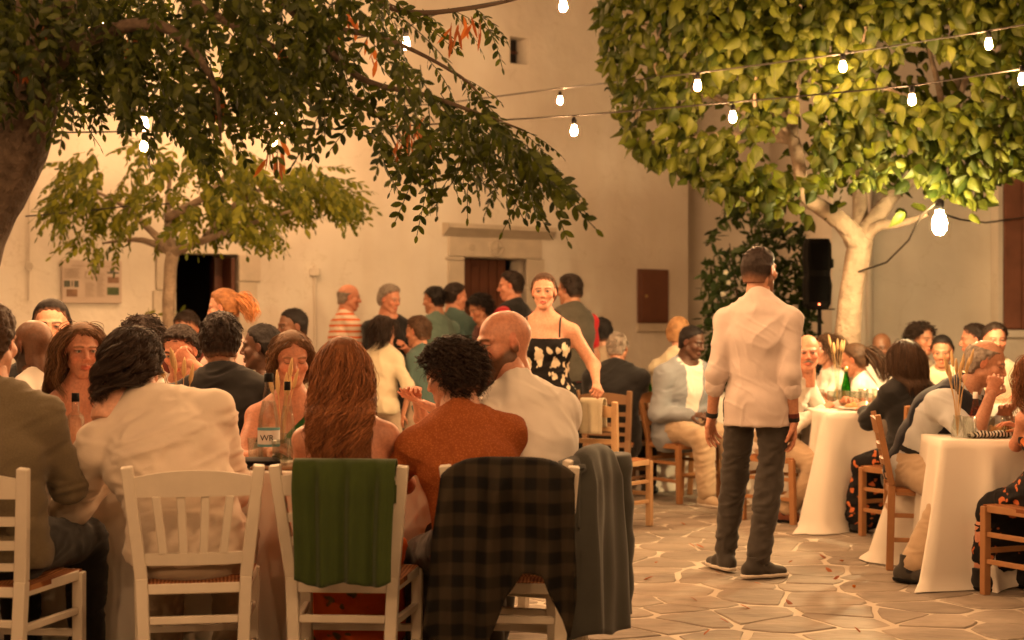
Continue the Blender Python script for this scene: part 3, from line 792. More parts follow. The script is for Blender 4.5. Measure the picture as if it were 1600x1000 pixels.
# --- small tree in front of the left doorway
st = thing('young_tree', 'small pale-barked young tree in front of the dark left doorway', 'tree')
D = 12.5
branch([np.array([*at(262, 520, D)[:2], -.02]), at(262, 640, D), at(263, 500, D), at(266, 430, D), at(270, 395, D)], [.085, .065, .052, .05, .05], 'trunk', M['bark_pale'], st, 12, .12, 5)
bl = [[(270, 395), (235, 360), (190, 320), (140, 295)], [(270, 395), (262, 340), (265, 285), (270, 245)], [(270, 395), (320, 375), (390, 350), (470, 325)], [(320, 375), (380, 310), (450, 285)], [(270, 395), (220, 375), (160, 380)], [(262, 340), (330, 300), (360, 260)]]
for i, q in enumerate(bl):
    branch([at(x, y, D + .25 * math.sin(i * 2.1) * k) for k, (x, y) in enumerate(q)], list(np.linspace(.04, .008, len(q))), 'branch', M['bark_pale'], st, 8, .1, i)
variants = [compound(6, .26, .036, .075, s, dr) for s, dr in ((11, .4), (12, .8), (13, 1.2))]
placed = []; rs = np.random.RandomState(5)
lowx = [95, 130, 180, 250, 330, 400, 450, 500, 545]; lowy = [345, 395, 400, 385, 375, 378, 365, 368, 320]
hix = [95, 140, 200, 270, 350, 420, 470, 520, 545]; hiy = [262, 232, 215, 200, 215, 258, 250, 265, 300]
while len(placed) < 430:
    x = rs.uniform(95, 545); lo_ = np.interp(x, lowx, lowy); up = np.interp(x, hix, hiy)
    y = up + (lo_ - up) * rs.rand() * .9; d = D + rs.uniform(-.9, .8)
    if vnoise(np.array([[x * .022, y * .03, 5.5]]))[0] < -.22: continue
    p = at(x, y, d); o = p - at(280, 320, D); o[2] = 0
    dirn = nrm(o) * .7 + np.array([0, 0, -.5]) + rs.normal(0, .35, 3)
    placed.append((p, frame_from(dirn, np.array([0, -.4, 1.]) + rs.normal(0, .4, 3)), rs.uniform(.75, 1.1), rs.randint(3)))
scatter('young', st, variants, placed, M['leaf_small'], 280, [p[0][1] for p in placed])

# --- mulberry
mt = thing('mulberry_tree', 'broad mulberry tree with pale trunk and dense drooping leaves', 'tree')
D = 11.8
mp = lambda x, y, dd=0: at(x, y, D + dd)
branch([np.array([*mp(1318, 520)[:2], -.02]), mp(1318, 640), mp(1325, 520), mp(1333, 440), mp(1345, 372)], [.14, .118, .098, .09, .10], 'trunk', M['bark_pale'], mt, 18, .10, 8)
branch([mp(1345, 385), mp(1318, 350, -.1), mp(1280, 322, -.2), mp(1255, 298, -.3), mp(1240, 220, -.4), mp(1200, 120, -.4)], [.10, .075, .065, .055, .045, .02], 'branch', M['bark_pale'], mt, 12, .1, 2)
branch([mp(1340, 380), mp(1372, 335), mp(1400, 300, .1), mp(1425, 278, .2), mp(1480, 200, .3), mp(1500, 100, .3)], [.09, .065, .055, .05, .04, .02], 'branch', M['bark_pale'], mt, 12, .1, 3)
branch([mp(1345, 372), mp(1375, 352, -.1), mp(1405, 350, -.2), mp(1450, 335, -.4)], [.05, .04, .03, .015], 'branch', M['bark_pale'], mt, 10, .1, 6)
branch([mp(1345, 372), mp(1340, 250, .4), mp(1320, 100, .6)], [.07, .05, .02], 'branch', M['bark_pale'], mt, 10, .1, 7)
for (x, y, dd) in ((1030, 120, -.8), (1100, 60, -1.0), (1450, 60, -1.0), (1250, 20, -1.2), (1000, 220, -.2), (1580, 150, -.5), (1550, 20, .2), (1180, 170, -1.3), (1350, 110, -1.4)):
    branch([mp(1240, 220, -.4) if x < 1300 else mp(1480, 200, .3), mp((1240 + x) / 2 if x < 1300 else (1480 + x) / 2, (220 + y) / 2 - 10, dd / 2), mp(x, y, dd), mp(x + 6, y - 90, dd)], [.035, .022, .014, .006], 'branch', M['bark_pale'], mt, 7, .1, x)
variants = [heart_leaf(.094, s, dr, cp) for s, dr, cp in ((1, .35, .7), (2, .7, .9), (3, 1.0, .6), (4, .55, 1.2), (5, .45, .5))]
placed = []; rs = np.random.RandomState(8)
# outline of the crown in the photograph gives its half-width at each height; the crown is round in plan
ox = [930, 945, 970, 1000, 1060, 1120, 1190, 1250, 1330, 1400, 1450, 1500, 1560, 1640, 1720]
oy = [10, 140, 215, 258, 285, 318, 345, 372, 330, 338, 368, 372, 300, 262, 200]
tries = 0
while len(placed) < 8200 and tries < 300000:
    tries += 1
    x = rs.uniform(925, 1720); y = rs.uniform(-190, 385)
    lo_ = np.interp(x, ox, oy)
    if y > lo_ - 12: continue
    if x < 945 and y < 0: continue
    cxp = 1330; rel = (x - cxp) / 400.0
    half = 1.75 * math.sqrt(max(.05, 1 - rel * rel)) * (.55 + .45 * math.sin(math.pi * min(1, max(0, (y + 320) / 700))))
    dd = half * (1 if rs.rand() < .0 else rs.uniform(-1, 1)) ; 
    if rs.rand() < .62: dd = -half * rs.uniform(.55, 1.0)
    if 1260 < x < 1420 and y > 300 and rs.rand() < .8: continue
    if 1240 < x < 1330 and y > 285 and dd < 0 and rs.rand() < .75: continue
    if 1380 < x < 1440 and y > 262 and dd < 0 and rs.rand() < .7: continue
    if (x - 1468) ** 2 + (y - 352) ** 2 < 52 ** 2 or (x > 1440 and y > 335): continue
    if y > 60 and vnoise(np.array([[x * .016, y * .016, dd * 1.1]]))[0] < -.33: continue
    d = D + dd; p = at(x, y, d)
    out = p - at(1330, 150, D); out = nrm(out)
    dirn = np.array([out[0] * .6, out[1] * .6 - .1, -.7]) + rs.normal(0, .5, 3)
    placed.append((p, frame_from(dirn, out + np.array([0, -.25, .45]) + rs.normal(0, .55, 3)), rs.uniform(.5, 1.35), rs.randint(5)))
def sc_m(q):
    p = q[0]; x = 800 + p[0] / p[1] * FPX; y = HY - (p[2] - CH) / p[1] * FPX
    return p[1] + (0 if (x < 1600 and y > 0) else 10)
scatter('mulberry', mt, variants, placed, M['leaf_mulberry'], 300, [sc_m(q) for q in placed])

# --- dark shrub with white blossom beside the chapel corner
sb = thing('flowering_shrub', 'dark leafy shrub with white blossoms beside chapel corner', 'shrub')
D = 14.2; rs = np.random.RandomState(14)
for (x, y) in ((1140, 380), (1180, 340), (1210, 420), (1120, 470), (1240, 480)):
    branch([np.array([*at(1175 + (x - 1175) * .2, 560, D)[:2], 0]), at((x + 1175) / 2, 520, D), at(x, y, D)], [.02, .015, .005], 'stem', M['bark'], sb, 6)
variants = [leaflet(.11, .05, .2, .3), leaflet(.09, .035, .3, .5)]
placed = []
while len(placed) < 2900:
    x = rs.uniform(1090, 1270); y = rs.uniform(318, 690)
    c = 1 - ((x - 1185) / 88) ** 2 - (max(0, 430 - y) / 125) ** 2
    if c < 0 or (y < 400 and vnoise(np.array([[x * .03, y * .03, 3]]))[0] < -.15): continue
    d = D + rs.uniform(-.5, .5)
    placed.append((at(x, y, d), frame_from(rs.normal(0, 1, 3) + np.array([0, 0, -.4]), rs.normal(0, 1, 3) + np.array([0, -.6, .8])), rs.uniform(.7, 1.2), rs.randint(2)))
scatter('shrub', sb, variants, placed, M['leaf_bush'], 0, [0] * len(placed))
fv, ff = leaflet(.026, .018, .1, .3)
for i in range(3):
    x, y = (rs.uniform(1110, 1175), rs.uniform(415, 470)) if i < 18 else (rs.uniform(1110, 1240), rs.uniform(440, 500))
    V = []; F = []
    for k in range(5):
        a = k * 1.2566; Rm = frame_from(np.array([math.cos(a), -.3, math.sin(a)]), np.array([0, -1., 0])); V.append(fv @ Rm.T); F.append(ff + k * len(fv))
    mesh_obj('blossom', np.concatenate(V), np.concatenate(F), M['petal_white'], sb, loc=tuple(at(x, y, D - .55)))
# --- small potted-looking sprig by the young tree
sp = thing('grey_shrub', 'thin grey-green bush at the foot of the chapel wall', 'shrub')
D = 13.0; placed = []
for i in range(9):
    x = rs.uniform(215, 285); y = rs.uniform(480, 520)
    branch([np.array([*at(248, 560, D)[:2], 0]), at(248 + (x - 248) * .5, 560, D), at(x, y, D)], [.012, .008, .003], 'stem', M['bark_pale'], sp, 5)
    for t in np.linspace(.2, 1, 16):
        q = at(248 + (x - 248) * (.5 + .5 * t), 560 + (y - 560) * t, D); placed.append((q, frame_from(rs.normal(0, 1, 3) + np.array([0, 0, .5]), rs.normal(0, 1, 3)), rs.uniform(.5, .9), rs.randint(2)))
scatter('sprig', sp, variants, placed, M['leaf_small'], 0, [0] * len(placed))

# ------------------------------------------------------------------ festoon lights
M['bulb'] = emis('bulb_glow', WARM, BULB_E); M['flood'] = emis('flood_glow', (1.0, .70, .33), FLOOD_E)
bulb_me = None
def string(label, pts, bulbs, sag=.0, n=24, drop=.055):
    """pts: world points the cable passes; bulbs: list of parameter positions (0..len-1) along pts"""
    global bulb_me
    t = thing('string_light', label, 'string lights', group='festoon strings over the square')
    P = []
    for i in range(len(pts) - 1):
        for k in range(n):
            f = k / n; p = pts[i] * (1 - f) + pts[i + 1] * f; P.append(p + np.array([0, 0, -sag * 4 * f * (1 - f)]))
    P.append(pts[-1])
    MB().tube(P, .006, 5).build('cable', M['cable'], t)
    if bulb_me is None:
        o = MB().lathe([(.0005, -.034), (.015, -.028), (.0225, -.010), (.020, .008), (.0115, .034)], 8).build('bulb', M['bulb'], None, True); bulb_me = o.data; bpy.data.objects.remove(o)
        o = MB().lathe([(.0135, .033), (.0165, .035), (.0165, .07), (.010, .078), (.004, .085)], 10).build('socket', M['black'], None, True); string.sock = o.data; bpy.data.objects.remove(o)
    for q in bulbs:
        if hasattr(q, '__len__'): p = np.asarray(q, float)
        else:
            i = min(int(q), len(pts) - 2); f = q - i; p = pts[i] * (1 - f) + pts[i+1] * f + np.array([0, 0, -sag * 4 * f * (1 - f) - .085])
        o = bpy.data.objects.new('bulb', bulb_me); COL.objects.link(o); o.parent = t; o.location = p
        s = bpy.data.objects.new('socket', string.sock); COL.objects.link(s); s.parent = o
    return t
dA, dB = 9.6, 11.0
A = [at(-160, 205, dA), at(110, 207, dA), at(560, 201, dA), at(897, 181, dA), at(1145, 160, 9.5), at(1425, 134, 9.3), at(1700, 92, 9.1)]
bA = [at(x, y, d) for x, y, d in ((20, 221, dA), (225, 228, dA), (897, 204, dA), (1145, 183, 9.5), (1425, 156, 9.3), (1597, 124, 9.15))]
string('lower black festoon cable crossing the whole picture in front of the mulberry', A, bA)
B_ = [at(430, 178, 14.2), at(690, 162, 14.0), at(875, 138, 13.6), at(1090, 114, 9.9), at(1317, 84, 9.8), at(1545, 48, 9.7), at(1720, 18, 9.6)]
string('upper black festoon cable crossing just above the lower one', B_, [at(428, 222, 14.2), at(875, 157, 13.6), at(1090, 134, 9.9), at(1317, 104, 9.8), at(1545, 69, 9.7)])
C_ = [at(380, 110, 8.2), at(545, 62, 8.2), at(634, 44, 8.2), at(690, 18, 8.2), at(880, -14, 8.2), at(1100, -40, 8.2)]
string('short festoon cable rising behind the locust leaves', C_, [at(634, 68, 8.2), at(880, 9, 8.2)])
E_ = [at(-180, 170, 7.6), at(5, 172, 7.6), at(225, 172, 7.6), at(435, 163, 7.6), at(520, 150, 7.6)]
string('festoon cable behind the locust trunk at left', E_, [at(5, 196, 7.6), at(225, 194, 7.6), at(435, 188, 7.6)])
G_ = [at(-100, 20, 6.4), at(157, 10, 6.4), at(430, -30, 6.4)]
string('festoon cable high in the locust crown with one bright bulb', G_, [at(157, 36, 6.4), at(1537, 134, 8.9)][:1])
# unseen festoons added over the near half of the square as front fill light
for (yy, zz, lab) in ((6.9, 3.0, 'unseen festoon cable added above the tables for fill light'), (3.4, 2.95, 'unseen festoon cable added over the camera for fill light'), (.4, 2.95, 'unseen festoon cable added behind the camera for fill light')):
    pts = [np.array([x, yy + .05 * x, zz + .1 * math.cos(x)]) for x in (-4.2, -2.8, -1.4, 0, 1.4, 2.8, 4.2)]
    string(lab, pts, [.25, .95, 1.65, 2.35, 3.05, 3.75, 4.45, 5.15, 5.85] if yy not in (3.4, 1.9) else ([.9, 1.9, 3.05, 4.1, 5.15] if yy == 3.4 else [1.0, 2.6, 4.2]), .04)
# a high unseen festoon, added to brighten the chapel wall evenly
pts = [np.array([x, 12.6 + .12 * x, 4.75 + .05 * math.cos(2 * x)]) for x in (-5.6, -4.2, -2.8, -1.4, 0, 1.4, 2.8)]
string('unseen high festoon cable added to brighten the chapel wall', pts, [.3, 1.0, 1.7, 2.4, 3.1, 3.8, 4.5, 5.2], .05)
# flood lamp under the mulberry
fl = thing('flood_lamp', 'bright bare lamp hanging under the mulberry crown', 'lamp')
fp = at(1468, 350, 10.3)
MB().lathe([(.001, -.075), (.025, -.068), (.045, -.038), (.050, 0), (.043, .035), (.027, .07), (.025, .09)], 14).build('bulb', M['flood'], fl, True, loc=tuple(fp))
MB().lathe([(.027, .088), (.032, .09), (.032, .15), (.012, .17)], 12).build('socket', M['black'], fl, True, loc=tuple(fp))
b = MB(); P = [fp + np.array([0, 0, .16]), at(1440, 335, 10.6), at(1420, 375, 11.0), at(1385, 410, 11.4), at(1340, 425, 11.72)]
b.tube(P, .008, 6); b.build('cable', M['cable'], fl)
cw = thing('slack_cable', 'slack dark cable from lamp to the red shutter', 'cable')
MB().tube([at(1470, 333, 10.3), at(1500, 343, 11.6), at(1540, 348, 13.3), at(1600, 340, 14.9), at(1680, 325, 15.05)], .008, 6).build('cable', M['cable'], cw)
MB().tube([at(40, 338, 12.0), at(120, 331, 12.0), at(200, 322, 12.0), at(270, 318, 12.3)], .006, 6).build('side_cable', M['cable'], tag(thing('guy_wire', 'thin black wire tied from the young tree toward left', 'wire')))
# ------------------------------------------------------------------ loudspeaker on stand
spk = thing('loudspeaker', 'black loudspeaker with red light on a pole stand', 'loudspeaker')
D = 13.3; c = at(1275, 428, D); w = .125; hgt = .30
v = Vol((-.2, -.2, -.4), (.2, .2, .4), .012)
V_, F_ = [], []
prof = [(-hgt, .75), (-hgt + .04, .92), (-.1, 1), (.0, .86), (.1, .98), (hgt - .05, .95), (hgt, .8)]
for z, k in prof:
    for (sx, sy) in ((-1, -.6), (-.75, -1), (.75, -1), (1, -.6), (.8, 1), (-.8, 1)): V_.append((sx * w * k, sy * w * .95, z))
for i in range(len(prof) - 1):
    for j in range(6): a = i * 6 + j; q = i * 6 + (j + 1) % 6; F_.append([a, q, q + 6, a + 6])
F_ += [[5, 4, 3, 2, 1, 0], [len(prof) * 6 - 6 + j for j in range(6)]]
mesh_obj('cabinet', V_, F_, M['black'], spk, smooth=False, loc=tuple(c))
M['grille'] = mat('speaker_grille', (.006, .006, .006), .8, .3, 60, .6, 300, spec=.04)
MB().box((-w * .68, -w * .95 - .014, -hgt + .06), (w * .68, -w * .95 - .002, -.02), bev=.005).build('grille', M['grille'], spk, loc=tuple(c))
MB().box((-w * .62, -w * .95 - .012, .03), (w * .62, -w * .95 - .002, hgt - .04), bev=.005).build('horn', M['grille'], spk, loc=tuple(c))
MB().box((w * .95, -.03, .05), (w * .95 + .03, .03, .13), bev=.006).build('handle', M['black'], spk, loc=tuple(c))
MB().box((-.006, -.006, -.006), (.006, .0, .006)).build('indicator', emis('red_led', (1, .12, .03), 8), spk, loc=tuple(c + np.array([.0, -w * .95 - .016, -hgt + .035])))
stn = thing('speaker_stand', 'black tripod pole stand under the loudspeaker', 'stand')
x0, y0 = c[0] + .03, c[1]
MB().tube([(x0, y0, .25), (x0, y0, c[2] - hgt - .012)], .019, 10).build('pole', M['black'], stn, True)
MB().box((x0 - .09, y0 - .07, c[2] - hgt - .011), (x0 + .12, y0 + .07, c[2] - hgt - .001)).build('top_plate', M['black'], stn)
for k in range(3):
    a = k * 2.094 + .4; MB().tube([(x0, y0, .75), (x0 + .5 * math.cos(a), y0 + .5 * math.sin(a), .014)], .012, 8).build('leg', M['black'], stn, True)
# ------------------------------------------------------------------ people: heads, hands, bodies, clothes
def smoothstep(a, b, x): t = np.clip((x - a) / (b - a), 0, 1); return t * t * (3 - 2 * t)
_head = {}
def head_mesh(sex, fine, jaw=1.0):
    key = (sex, fine)
    if key in _head: return _head[key]
    h = .0036 if fine else .0055
    v = Vol((-.11, -.15, -.24), (.11, .14, .135), h); k = .018
    f = sex != 'm'
    v.ell((0, -.013, .03), (.074, .095, .083), k=k)
    v.ell((0, .026, -.04), (.057 if not f else .053, .062, .078), k=k)
    v.ell((0, .058 if not f else .055, -.105 if not f else -.10), (.024 if not f else .019, .022, .018), k=.02)
    for s in (-1, 1):
        v.sweep((s * .052, .005, -.06), (s * .018, .06, -.104), .019 if not f else .014, .016, k=.022)
        v.ell((s * .042, .055, -.028), (.024, .022, .022), k=.02)
        v.sweep((s * .012, .083, .019), (s * .048, .066, .019), .010 if not f else .007, .008, k=.014)
        v.ell((s * .032, .093, -.001), (.017, .016, .011), k=.012, sub=True)
        v.ell((s * .032, .0735, .0), (.0135, .0125, .0115), k=.004)
        v.sweep((s * .019, .084, .008), (s * .045, .075, .007), .0035, .003, k=.004)
        v.ell((s * .011, .0935, -.037), (.009, .010, .008), k=.006)
        Rm = rotz(s * .35) @ rotx(-.15)
        v.ell((s * .077, -.010, -.008), (.007, .017, .028), Rm, k=.008)
        v.ell((s * .084, -.006, -.005), (.005, .009, .017), Rm, k=.004, sub=True)
        v.ell((s * .024, .081, -.071), (.006, .006, .006), k=.006, sub=True)
    v.sweep((0, .082, .012), (0, .105 if not f else .101, -.030), .008, .0115 if not f else .0095, k=.010)
    lip = .0065 if not f else .0075
    v.sweep((-.02, .080, -.069), (0, .090, -.066), .004, lip, k=.006); v.sweep((.02, .080, -.069), (0, .090, -.066), .004, lip, k=.006)
    v.sweep((-.017, .080, -.075), (0, .088, -.078), .005, lip + .001, k=.006); v.sweep((.017, .080, -.075), (0, .088, -.078), .005, lip + .001, k=.006)
    v.sweep((-.021, .087, -.0715), (0, .097, -.0715), .0022, .0022, k=.003, sub=True); v.sweep((.021, .087, -.0715), (0, .097, -.0715), .0022, .0022, k=.003, sub=True)
    nr = .053 if not f else .044
    v.sweep((0, -.022, -.04), (0, -.05, -.215), (nr, nr * 1.02), (nr * 1.06, nr * 1.06), k=.03)
    V, Q = v.mesh(); _head[key] = (V, Q); return V, Q
def head_color(V, skin, hair, sex, beard=0, lip=None, brow=None, eye=(.03, .02, .015), closed=False, tan=None):
    C = np.tile(np.asarray(skin, float), (len(V), 1)); x, y, z = V.T; ax = np.abs(x)
    def mixin(mask, col, amt=1.0):
        m = (mask * amt)[:, None]; C[:] = C * (1 - m) + np.asarray(col) * m
    red = np.asarray(skin) * np.array([1.12, .74, .66])
    mixin(np.exp(-((ax - .042) / .02) ** 2 - ((z + .03) / .02) ** 2) * (y > .03), red, .55)
    mixin(np.exp(-(x / .014) ** 2 - ((z + .032) / .014) ** 2) * (y > .085), red, .5)
    mixin((ax > .074) * (np.abs(z) < .04), red, .6)
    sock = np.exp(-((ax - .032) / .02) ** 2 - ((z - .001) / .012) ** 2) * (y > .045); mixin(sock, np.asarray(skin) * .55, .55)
    lp = lip if lip is not None else np.asarray(skin) * np.array([1.0, .5, .48])
    mixin(smoothstep(.024, .017, ax) * smoothstep(.012, .007, np.abs(z + .072)) * (y > .07), lp, .85)
    bw = brow if brow is not None else hair
    mixin(smoothstep(.006, .003, np.abs(z - .0215 + (ax - .03) ** 2 * 6)) * smoothstep(.008, .013, ax) * smoothstep(.056, .049, ax) * (y > .05), bw, .9 if sex == 'm' else .75)
    # eyes
    ey = ((ax - .032) / .0115) ** 2 + ((z + .0005) / (.0058 if not closed else .0001)) ** 2
    if not closed:
        mixin(smoothstep(1.25, .75, ey) * (y > .06), (.36, .30, .26), 1)
        mixin(smoothstep(.0058, .0042, np.sqrt((ax - .032) ** 2 + (z * 1.0) ** 2)) * (y > .06), eye, 1)
        mixin(smoothstep(.0026, .001, np.abs(z - .0055 + (ax - .032) ** 2 * 18)) * (np.abs(ax - .032) < .014) * (y > .055), (.02, .014, .01), .9)
    else:
        mixin(smoothstep(.0026, .001, np.abs(z + .004 - (ax - .032) ** 2 * 14)) * (np.abs(ax - .032) < .014) * (y > .055), (.03, .02, .014), .9)
    if beard:
        bz = smoothstep(-.035, -.06, z - np.clip(.06 - y, 0, 1) * .55) * (y > -.02) * smoothstep(-.145, -.125, z)
        mo = 1 - smoothstep(.026, .018, ax) * smoothstep(.013, .008, np.abs(z + .072))
        bz = bz * mo; bz = np.maximum(bz, smoothstep(.03, .022, ax) * smoothstep(.008, .004, np.abs(z + .054)) * (y > .07))
        mixin(bz, hair, beard)
    return C
_hand = {}
def hand_mesh(pose, fine):
    key = (pose, fine)
    if key in _hand: return _hand[key]
    h = .0036 if fine else .005
    curl = {'relaxed': (18, 26, 22), 'grip': (55, 65, 45), 'flat': (6, 8, 6), 'fist': (75, 85, 60)}[pose]
    v = Vol((-.07, -.04, -.10), (.09, .215, .05), h)
    v.sweep((0, -.03, 0), (0, .012, 0), (.026, .019), (.029, .018), u=(1, 0, 0), k=.012)
    v.sweep((0, .01, 0), (-.002, .082, 0), (.029, .0155), (.040, .0135), u=(1, 0, 0), k=.012)
    for i, (x, L) in enumerate(((.030, .92), (.0095, 1.0), (-.0115, .95), (-.031, .76))):
        p = np.array([x, .085 - (.006 if i in (0, 3) else 0) - (.006 if i == 3 else 0), 0.]); a = 0; spread = (x * 2.2)
        for j, (l, r0, r1) in enumerate(((.043, .0098, .0088), (.027, .0088, .0078), (.022, .0078, .0062))):
            a += R(curl[j] + (i * 5 if j == 0 else 0) + (-4 if i == 0 else 0))
            d = np.array([math.sin(spread) * math.cos(a), math.cos(spread) * math.cos(a), -math.sin(a)])
            q = p + d * l * L; v.sweep(p, q, r0, r1, k=.0035 if j else .006); p = q
    p = np.array([.026, .018, -.006]); d = nrm((.75, .62, -.30)); q = p + d * .042; v.sweep(p, q, .0145, .0115, k=.01)
    cl = {'relaxed': .3, 'grip': 1.1, 'flat': .05, 'fist': 1.5}[pose]
    d2 = nrm((.42 - .55 * cl, .85 - .1 * cl, -.35 - .35 * cl)); r = q + d2 * .030; v.sweep(q, r, .0108, .0095, k=.004)
    d3 = nrm(d2 + np.array([-.35, .1, -.2]) * cl); v.sweep(r, r + d3 * .024, .0095, .007, k=.004)
    V, Q = v.mesh(); _hand[key] = (V, Q); return V, Q

def ik(a, t, l1, l2, pole):
    a = np.asarray(a, float); t = np.asarray(t, float); d = t - a; L = np.linalg.norm(d)
    if L > (l1 + l2) * .995: t = a + d / L * (l1 + l2) * .995; d = t - a; L = np.linalg.norm(d)
    n = d / L; c = (l1 * l1 + L * L - l2 * l2) / (2 * L); hgt = math.sqrt(max(1e-6, l1 * l1 - c * c))
    p = np.asarray(pole, float); p = p - n * (p @ n); p = nrm(p)
    return a + n * c + p * hgt, t
class Skel: pass
def skeleton(pose, sc, lean, roll, twist, sex, seat, yaw, build, sway=0):
    S = Skel(); S.sc = sc
    def dr(p, r): p, r = R(p), R(r); return np.array([math.sin(r), math.sin(p) * math.cos(r), math.cos(p) * math.cos(r)])
    zh = (seat + .095 * sc) if pose == 'sit' else .93 * sc
    S.pel = np.array([0, 0, zh])
    S.d0 = dr(lean * .5, roll * .6); S.d1 = dr(lean * .95, roll); S.d2 = dr(lean * 1.25, roll * 1.1); S.d3 = dr(lean * .75 + 6, roll * .8)
    S.waist = S.pel + S.d0 * .14 * sc; S.chest = S.waist + S.d1 * .17 * sc; S.neck = S.chest + S.d2 * .20 * sc
    S.head = S.neck + S.d3 * .165 * sc + np.array([0, .012, 0]) * sc
    tw = R(twist); right = np.array([math.cos(tw), math.sin(tw), -math.sin(R(roll)) * .9]); S.right = nrm(right)
    S.hright = np.array([1., 0, 0])
    shw = (.185 if sex == 'm' else .158 if sex == 'f' else .14) * sc * build
    S.sh = [S.neck - S.d2 * .102 * sc - S.right * shw, S.neck - S.d2 * .102 * sc + S.right * shw]
    S.hip = [S.pel - S.hright * .09 * sc, S.pel + S.hright * .09 * sc]
    return S
def prims(S, sex, b, pose):
    """named sweeps: (name, a, b, r0, r1, u)"""
    sc = S.sc; P = []; f = sex == 'f'; c = sex == 'c'
    pw, ww, cw, uw = ((.160, .146, .168, .150) if not f else (.165, .122, .142, .125))
    pd, wd, cd, ud = ((.118, .108, .118, .092) if not f else (.118, .092, .105, .082))
    if c: pw, ww, cw, uw, pd, wd, cd, ud = .13, .12, .125, .11, .10, .095, .098, .08
    s = sc * b
    P.append(('torso', S.pel - S.d0 * .03 * sc, S.waist, (pw * s, pd * s), (ww * s, wd * s), S.hright))
    P.append(('torso', S.waist, S.chest, (ww * s, wd * s), (cw * s, cd * s), S.right))
    P.append(('torso', S.chest, S.neck - S.d2 * .075 * sc, (cw * s, cd * s), (uw * s, ud * s), S.right))
    sr = (.054 if not f else .045) * s
    if c: sr = .045 * s
    P.append(('torso', S.sh[0], S.sh[1], sr, sr, S.right))
    for i in (0, 1):
        P.append(('torso', S.neck + S.d3 * .01 * sc, S.sh[i] + (S.neck - S.sh[i]) * .22, .050 * s, .036 * s, S.right))
    if f:
        fw = np.cross(np.array([0, 0, 1.]), S.right)
        for i in (-1, 1): P.append(('torso', S.chest + fw * .075 * sc + S.right * i * .065 * sc, S.chest + fw * .085 * sc + S.right * i * .065 * sc - np.array([0, 0, .01]), .055 * s, .052 * s, S.right))
    P.append(('neck', S.neck - S.d2 * .03 * sc, S.head - S.d3 * .06 * sc, (.056 if not f else .046) * sc, (.052 if not f else .043) * sc, S.right))
    ar = (.049, .041, .040, .027) if not f else (.041, .035, .035, .023)
    if c: ar = (.037, .032, .032, .022)
    for i in (0, 1):
        P.append(('arm%d' % i, S.sh[i], S.el[i], ar[0] * s, ar[1] * s, S.right)); P.append(('fore%d' % i, S.el[i], S.wr[i], ar[2] * s, ar[3] * sc, S.right))
    lr = (.088, .060, .056, .040) if not f else (.088, .056, .052, .035)
    if c: lr = (.068, .048, .045, .033)
    for i in (0, 1):
        P.append(('thigh%d' % i, S.hip[i], S.kn[i], lr[0] * s, lr[1] * s, S.hright)); P.append(('shin%d' % i, S.kn[i], S.an[i], lr[2] * s, lr[3] * s, S.hright))
    if pose == 'sit': P.append(('torso', S.pel + np.array([-.07, -.02, -.02]) * sc, S.pel + np.array([.07, -.02, -.02]) * sc, .105 * s, .105 * s, S.hright))
    else: P.append(('torso', S.pel + np.array([-.06, -.035, -.03]) * sc, S.pel + np.array([.06, -.035, -.03]) * sc, .092 * s, .092 * s, S.hright))
    return P
def vol_for(P, h, pad=.05):
    lo = np.min([np.minimum(p[1], p[2]) - max(*np.ravel(p[3]), *np.ravel(p[4])) for p in P], 0) - pad
    hi = np.max([np.maximum(p[1], p[2]) + max(*np.ravel(p[3]), *np.ravel(p[4])) for p in P], 0) + pad
    return Vol(lo, hi, h)
def grow(p, e, t0=0, t1=1):
    n, a, b, r0, r1, u = p
    r0 = np.atleast_1d(r0); r1 = np.atleast_1d(r1)
    if len(r0) == 1: r0 = np.repeat(r0, 2)
    if len(r1) == 1: r1 = np.repeat(r1, 2)
    A = a + (b - a) * t0; B = a + (b - a) * t1
    return (n, A, B, tuple(r0 + (r1 - r0) * t0 + e), tuple(r0 + (r1 - r0) * t1 + e), u)
def folds(V, Q, amp, seed, f=1.0, ref=None):
    if f < 0:      # loose cloth hanging: long soft vertical folds with fine creases
        N = vnormals(V, Q); a = vnoise(V * np.array([9, 9, 3]), seed); rot = np.stack([V[:, 0] + .35 * V[:, 2], V[:, 1] + .2 * V[:, 2], V[:, 2] - .45 * V[:, 0]], 1)
        b = np.exp(-(vnoise(rot * np.array([14, 14, 5]) + a[:, None], seed + 3) / .26) ** 2); rt2 = np.stack([V[:, 0] - .3 * V[:, 2], V[:, 1], V[:, 2] + .5 * V[:, 0]], 1); d = np.exp(-(vnoise(rt2 * np.array([7, 7, 19]), seed + 7) / .22) ** 2)
        return V + N * (amp * (.35 * a + 1.0 * b + .7 * d - .25))[:, None]
    N = vnormals(V, Q); c = np.array([V[:, 0] * .8 + V[:, 2] * .35, V[:, 1] * .8 - V[:, 2] * .2, V[:, 2] * 1.3 - .5 * V[:, 0]]).T
    n1 = vnoise(c * 9 * f, seed); n2 = 1 - 2 * np.abs(vnoise(c * np.array([10, 10, 20]) * f + n1[:, None], seed + 3)); n3 = vnoise(c * 34 * f, seed + 5)
    return V + N * (amp * (.55 * n1 + .75 * n2 + .22 * n3))[:, None]

HAIRC = dict(black=(.012, .009, .008), dark=(.022, .013, .009), brown=(.055, .028, .014), auburn=(.17, .062, .022), blond=(.36, .19, .085), grey=(.24, .20, .165), white=(.5, .45, .4), lightbrown=(.14, .07, .033))
SKIN = dict(fair=(.60, .31, .20), tan=(.46, .215, .125), red=(.58, .255, .155), olive=(.42, .21, .12), brown=(.17, .078, .042), dark=(.085, .038, .021))

